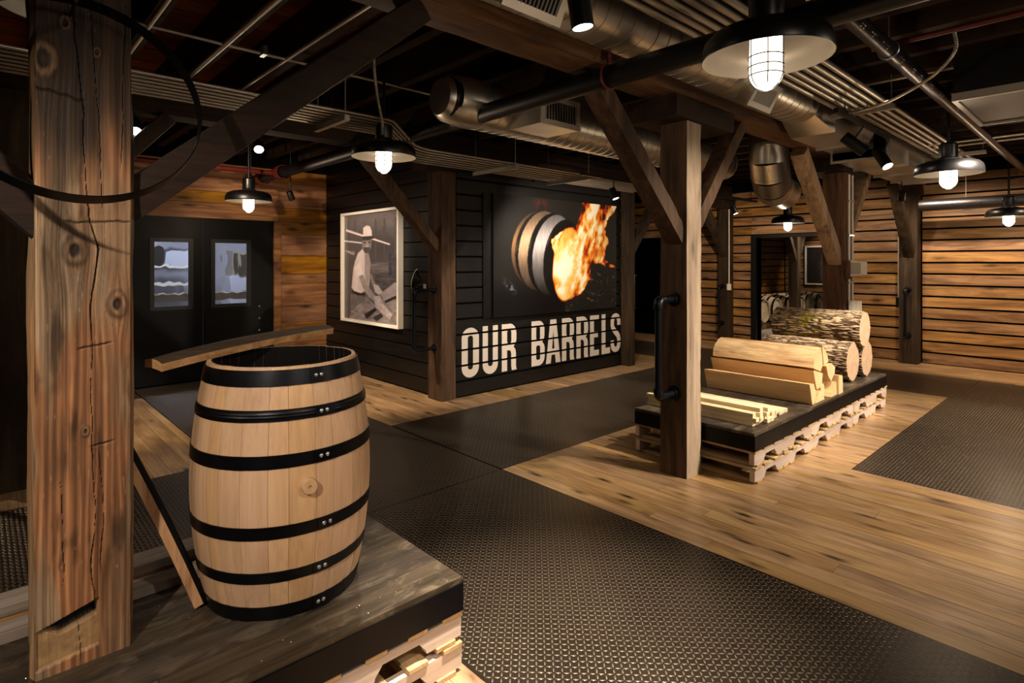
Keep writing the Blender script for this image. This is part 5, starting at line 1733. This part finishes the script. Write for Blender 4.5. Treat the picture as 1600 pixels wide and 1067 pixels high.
pipe('sprinkler_pipe', 'dark steel sprinkler pipe with white stencilled marks at the upper right', [(1.2, 1.00, 2.885), (10.8, 1.00, 2.885)], 0.0487, 'iron',
     [coupling((2.62, 1.00, 2.885), (1, 0, 0), 0.066, 0.10), stencil,
      lambda t: MB().tube([(4.05, 1.00 + 0.054 * math.cos(a), 2.885 + 0.054 * math.sin(a)) for a in np.linspace(0, 2 * PI, 20, endpoint=False)], 0.005, 6, closed=True).build('clevis_ring', M['rivet'], t, 50),
      lambda t: MB().tube([(4.05, 1.00, 2.93), (4.05, 1.00, 3.10)], 0.005, 6).build('hanger_rod', M['rivet'], t, 50),
      lambda t: MB().tube([(7.2, 1.00, 2.93), (7.2, 1.00, 3.10)], 0.005, 6).build('hanger_rod', M['rivet'], t, 50)])
pipe('red_sprinkler_branch', 'thin rusty red pipe crossing the upper right ceiling', [(4.28, 1.15, 2.99), (4.27, -1.2, 2.99)], 0.017, 'red')
pipe('black_branch_pipe', 'thin black pipe crossing the ceiling by the red pipe bend', [(3.3, 1.2, 3.03), (3.3, -1.2, 3.03)], 0.014, 'conduit')
pipe('joist_conduit', 'pale conduit along a joist, nearest the near post', [(0.77, -1.0, 3.05), (0.77, 4.9, 3.05)], 0.016, 'conduit')
pipe('joist_conduit', 'pale conduit along a joist, between the near post and the long brace', [(1.21, -1.0, 3.05), (1.21, 5.2, 3.05)], 0.020, 'conduit')
pipe('joist_conduit', 'pale conduit along a joist, passing behind the long brace', [(1.62, -1.0, 3.05), (1.62, 5.2, 3.05)], 0.014, 'conduit')
pipe('ceiling_conduit', 'thin grey conduit crossing the upper right ceiling behind the sprinkler pipe', [(5.30, 2.1, 3.04), (5.30, -1.2, 3.04)], 0.012, 'conduit')
pipe('cross_conduits', 'pair of thin steel conduits behind the vent panel', [(7.6, 1.5, 2.87), (7.6, -1.2, 2.87)], 0.013, 'conduit',
     [lambda t: MB().tube([(7.85, 1.5, 2.87), (7.85, -1.2, 2.87)], 0.013, 10).build('run', M['conduit'], t, 50)])


def flex(label, pts, r=0.012):
    """flexible steel conduit: ribbed tube through a smoothed path"""
    P = [Vector(p) for p in pts]
    out = []
    for i in range(len(P) - 1):
        p0 = P[max(i - 1, 0)]; p1 = P[i]; p2 = P[i + 1]; p3 = P[min(i + 2, len(P) - 1)]
        L = (p2 - p1).length; n = max(4, int(L / 0.006))
        for k in range(n):
            s = k / n
            out.append(0.5 * ((2 * p1) + (p2 - p0) * s + (2 * p0 - 5 * p1 + 4 * p2 - p3) * s * s + (3 * p1 - p0 - 3 * p2 + p3) * s ** 3))
    rr = [r * (1.0 if i % 2 else 0.80) for i in range(len(out))]
    o = MB().tube(out, rr, 7).build('flexible_conduit', M['conduit'], None)
    return tag(o, label, 'conduit', 'flexible steel conduits')


flex('ribbed flexible conduit hanging down to the lamp before the corner post', [(2.0, 3.55, 3.09), (2.02, 3.58, 2.95), (2.1, 3.68, 2.80), (2.22, 3.82, 2.66), (2.28, 3.92, 2.59), (2.32, 3.99, 2.62)])
flex('ribbed flexible conduit swinging from the red pipe to the right conduit rack', [(4.30, 0.72, 2.98), (4.30, 0.72, 2.86), (4.40, 0.86, 2.76), (4.72, 1.15, 2.74), (5.0, 1.42, 2.77), (5.2, 1.62, 2.82)], 0.011)
flex('ribbed flexible conduit looped at the top edge above the big duct', [(1.80, 1.30, 2.86), (1.98, 1.30, 2.80), (2.12, 1.27, 2.80), (2.28, 1.20, 2.84), (2.42, 1.14, 2.93)], 0.012)

# vent panel at the upper right
t = thing('vent_panel', 'perforated metal vent panel in a pale frame at the upper right ceiling', 'vent', (5.65, 0.3, 2.75))
x0, x1, y0, y1 = 5.10, 6.22, -0.35, 0.87
f = MB(); b = 0.03
f.box(x0, x0 + b, y0, y1, 2.745, 2.80).box(x1 - b, x1, y0, y1, 2.745, 2.80).box(x0 + b, x1 - b, y0, y0 + b, 2.745, 2.80).box(x0 + b, x1 - b, y1 - b, y1, 2.745, 2.80)
f.build('frame', M['grille'], t)
mbox('casing', M['black'], t, x0 + 0.01, x1 - 0.01, y0 + 0.01, y1 - 0.01, 2.80, 3.05)


def perf():
    m, nt, b = new_mat('perforated_vent_sheet')
    tc = N(nt, 'ShaderNodeTexCoord')
    vo = N(nt, 'ShaderNodeTexVoronoi', voronoi_dimensions='2D'); vo.inputs['Scale'].default_value = 62; vo.inputs['Randomness'].default_value = 0.0
    nt.links.new(tc.outputs['Object'], vo.inputs['Vector'])
    r = ramp(nt, [(0.30, '0a0908'), (0.42, '5e5447')]); nt.links.new(vo.outputs['Distance'], r.inputs[0])
    nt.links.new(r.outputs[0], b.inputs['Base Color']); b.inputs['Metallic'].default_value = 0.4; b.inputs['Roughness'].default_value = 0.5
    return m


mbox('perforated_sheet', perf(), t, x0 + b, x1 - b, y0 + b, y1 - b, 2.760, 2.764)
MB().tube([(x1 - 0.05, y1 - 0.05, 2.79), (x1 - 0.05, y1 - 0.05, 3.1)], 0.005, 6).build('hanger_rod', M['conduit'], t, 50)

# ------------------------------------------------------------------ electrical bits on the posts
t = thing('post_conduits', 'two upright grey conduits with outlet boxes on the post behind the logs', 'conduits', (7.5, 2.236, 0.4))
for x, r in ((7.455, 0.0135), (7.575, 0.0115)):
    MB().tube([(x, 2.236, 0.4), (x, 2.236, 2.62)], r, 10).build('conduit', M['white'], t, 50)
for z in (1.35, 1.9, 2.3):
    mbox('strap', M['rivet'], t, 7.42, 7.61, 2.222, 2.25, z, z + 0.02)
mbox('outlet_box', M['white'], t, 7.40, 7.50, 2.18, 2.222, 1.00, 1.15)
mbox('outlet_box', M['white'], t, 7.53, 7.62, 2.15, 2.222, 1.02, 1.14)
mbox('mounting_board', M['timber_red'], t, 7.345, 7.40, 2.205, 2.245, 1.40, 1.62)
t = thing('wall_speaker', 'pale wedge-shaped box fixed on the conduits of the post behind the logs', 'speaker', (7.5, 2.15, 1.43))
MB().prism([(0, 0), (0.14, 0.02), (0.14, 0.17), (0, 0.19)], lambda u, v, h: (7.405 + h, 2.221 - u, 1.43 + v), 0.0, 0.16).build('case', M['white'], t)
mbox('front_grille', M['grille'], t, 7.398, 7.4045, 2.10, 2.205, 1.46, 1.59)
t = thing('post_switch', 'thin white conduit with a small switch box on the post left of the barrel room', 'switch', (10.70, 5.31, 1.1))
MB().tube([(10.71, 5.315, 1.15), (10.71, 5.315, 2.62)], 0.010, 8).build('conduit', M['white'], t, 50)
mbox('switch_box', M['white'], t, 10.68, 10.72, 5.275, 5.345, 1.05, 1.17)
t = thing('post_conduit', 'thin pale conduit on the plank wall beside its dark post', 'conduit', (10.94, 2.56, 0.9))
MB().tube([(10.94, 2.56, 1.0), (10.94, 2.56, 2.0)], 0.010, 8).build('conduit', M['pale'], t, 50)
mbox('switch_box', M['black'], t, 10.915, 10.95, 2.53, 2.59, 0.88, 1.02)

# ------------------------------------------------------------------ barrel room beyond the opening
wb2 = MB().box(11.12, 17.6, 6.92, 7.02, -0.02, 3.3).build('wall_barrel_room_side', M['dark']); tag(wb2, kind='structure')
board_rows(wb2, 'x', (6.922, 6.90), 11.15, 17.3, 0.35, 2.6, M['wall_x'], 0.02, [14.0], 0.028)
wb3 = MB().box(17.4, 17.5, -1.0, 6.95, -0.02, 3.3).build('wall_barrel_room_back', M['dark']); tag(wb3, kind='structure')
board_rows(wb3, 'y', (17.402, 17.38), 3.4, 6.9, 0.35, 2.6, M['wall_y'], 0.02, [4.9], 0.028)
fl2 = mbox('floor_barrel_room', M['concrete'], None, 11.12, 17.4, -1.0, 6.92, -0.03, 0.0); tag(fl2, kind='structure')
spot((14.9, 6.45, 2.9), (14.75, 6.9, 1.35), 130, 50, 0.25, WARM)
spot((14.2, 4.4, 2.9), (14.4, 6.0, 0.5), 190, 70, 0.6, WARMW)
spot((12.2, 3.9, 2.9), (12.6, 4.6, 0.0), 110, 80, 0.6, WARMW)
spot((16.4, 5.2, 2.8), (17.4, 5.9, 1.4), 50, 60, 0.6, WARMW)
post(14.32, 14.54, 5.40, 5.62, 'dark post inside the barrel room, seen through the opening', [(-1, 1.7, 0.7, 0.12), (1, 1.7, 0.7, 0.12)], seed=21.0, corbel=False, mat='timber_far', bmat='timber_far')


def lying_barrel(label):
    t = thing('lying_barrel', label, 'barrel', (0, 0, 0), 0, 'barrels lying in the far room')
    R0, R1, L = 0.265, 0.32, 0.88
    f = lambda s: R0 + (R1 - R0) * (1 - abs(2 * s / L - 1) ** 2)
    for k in range(22):
        a0 = 2 * PI * k / 22; a1 = a0 + 2 * PI / 22 - 0.01
        m = MB().lathe([(f(s), s) for s in np.linspace(0, L, 9)], 2, (0, 0, 0.32), (0, 1, 0), (1, 0, 0), a0, a1)
        m.build('stave', M['old_barrel'], t, 40, local=True)
    MB().disc((0, 0.03, 0.32), (0, 1, 0), R0 - 0.012, 28).build('head', M['old_barrel'], t, local=True)
    MB().lathe([(R0 + 0.002, 0), (R0 - 0.018, 0), (R0 - 0.018, 0.03)], 28, (0, 0, 0.32), (0, 1, 0)).build('chime', M['old_barrel'], t, 40, local=True)
    for s in (0.0, 0.14, 0.30, 0.55, 0.70, 0.83):
        MB().lathe([(f(s) + 0.003, s), (f(s + 0.045) + 0.003, s + 0.045)], 36, (0, 0, 0.32), (0, 1, 0)).build('hoop', M['hoop'], t, 40, local=True)
    return t


bl = ('first', 'second', 'third', 'fourth', 'fifth', 'sixth')
lb = lying_barrel('used barrel lying in the far room, first of its row from the opening')
lb.location = (13.33, 5.75, 0.14)
for k in range(1, 6):
    dup(lb, (13.33 + 0.70 * k, 5.75 + random.uniform(-.03, .03), 0.14), 0, 'used barrel lying in the far room, %s of its row from the opening' % bl[k])
tag(MB().box(12.9, 17.3, 5.90, 6.02, 0.0, 0.14).build('barrel_rail', M['timber_x']), 'front dark timber rail under the row of lying barrels', 'rail', 'rails under the lying barrels')
tag(MB().box(12.9, 17.3, 6.40, 6.52, 0.0, 0.14).build('barrel_rail', M['timber_x']), 'rear dark timber rail under the row of lying barrels', 'rail', 'rails under the lying barrels')
t = thing('framed_print', 'dark framed print hanging in the barrel room, pale figure on it', 'picture', (17.36, 5.9, 0.95))
f = MB()
for a in ((5.40, 5.44, 0.95, 2.05), (6.30, 6.34, 0.95, 2.05), (5.44, 6.30, 0.95, 0.99), (5.44, 6.30, 2.01, 2.05)):
    f.box(17.33, 17.378, a[0], a[1], a[2], a[3])
f.build('frame', M['white'], t)
U, V = np.meshgrid(np.linspace(0, 1, 40), np.linspace(1, 0, 60))
g = 0.10 + 0.08 * fbm(U * 5, V * 7, 3)
fig = np.exp(-((U - 0.55) / 0.10) ** 2) * sstep(0.25, 0.35, V) * (1 - sstep(0.9, 0.97, V)); hd = np.exp(-((U - 0.55) / 0.07) ** 2 - ((V - 0.24) / 0.06) ** 2)
g = np.clip(g + 0.5 * fig * fbm(U * 9, V * 9, 5) + 0.4 * hd, 0, 1)
colour_grid('print', 40, 60, lambda a, b_: (17.365 + 0 * U, 6.30 - 0.86 * U, 0.99 + 1.02 * (1 - V)), np.stack([g, g * 0.95, g * 0.92], -1), M['photo_print'], t)
mbox('backing', M['black'], t, 17.368, 17.378, 5.42, 6.32, 0.97, 2.03)
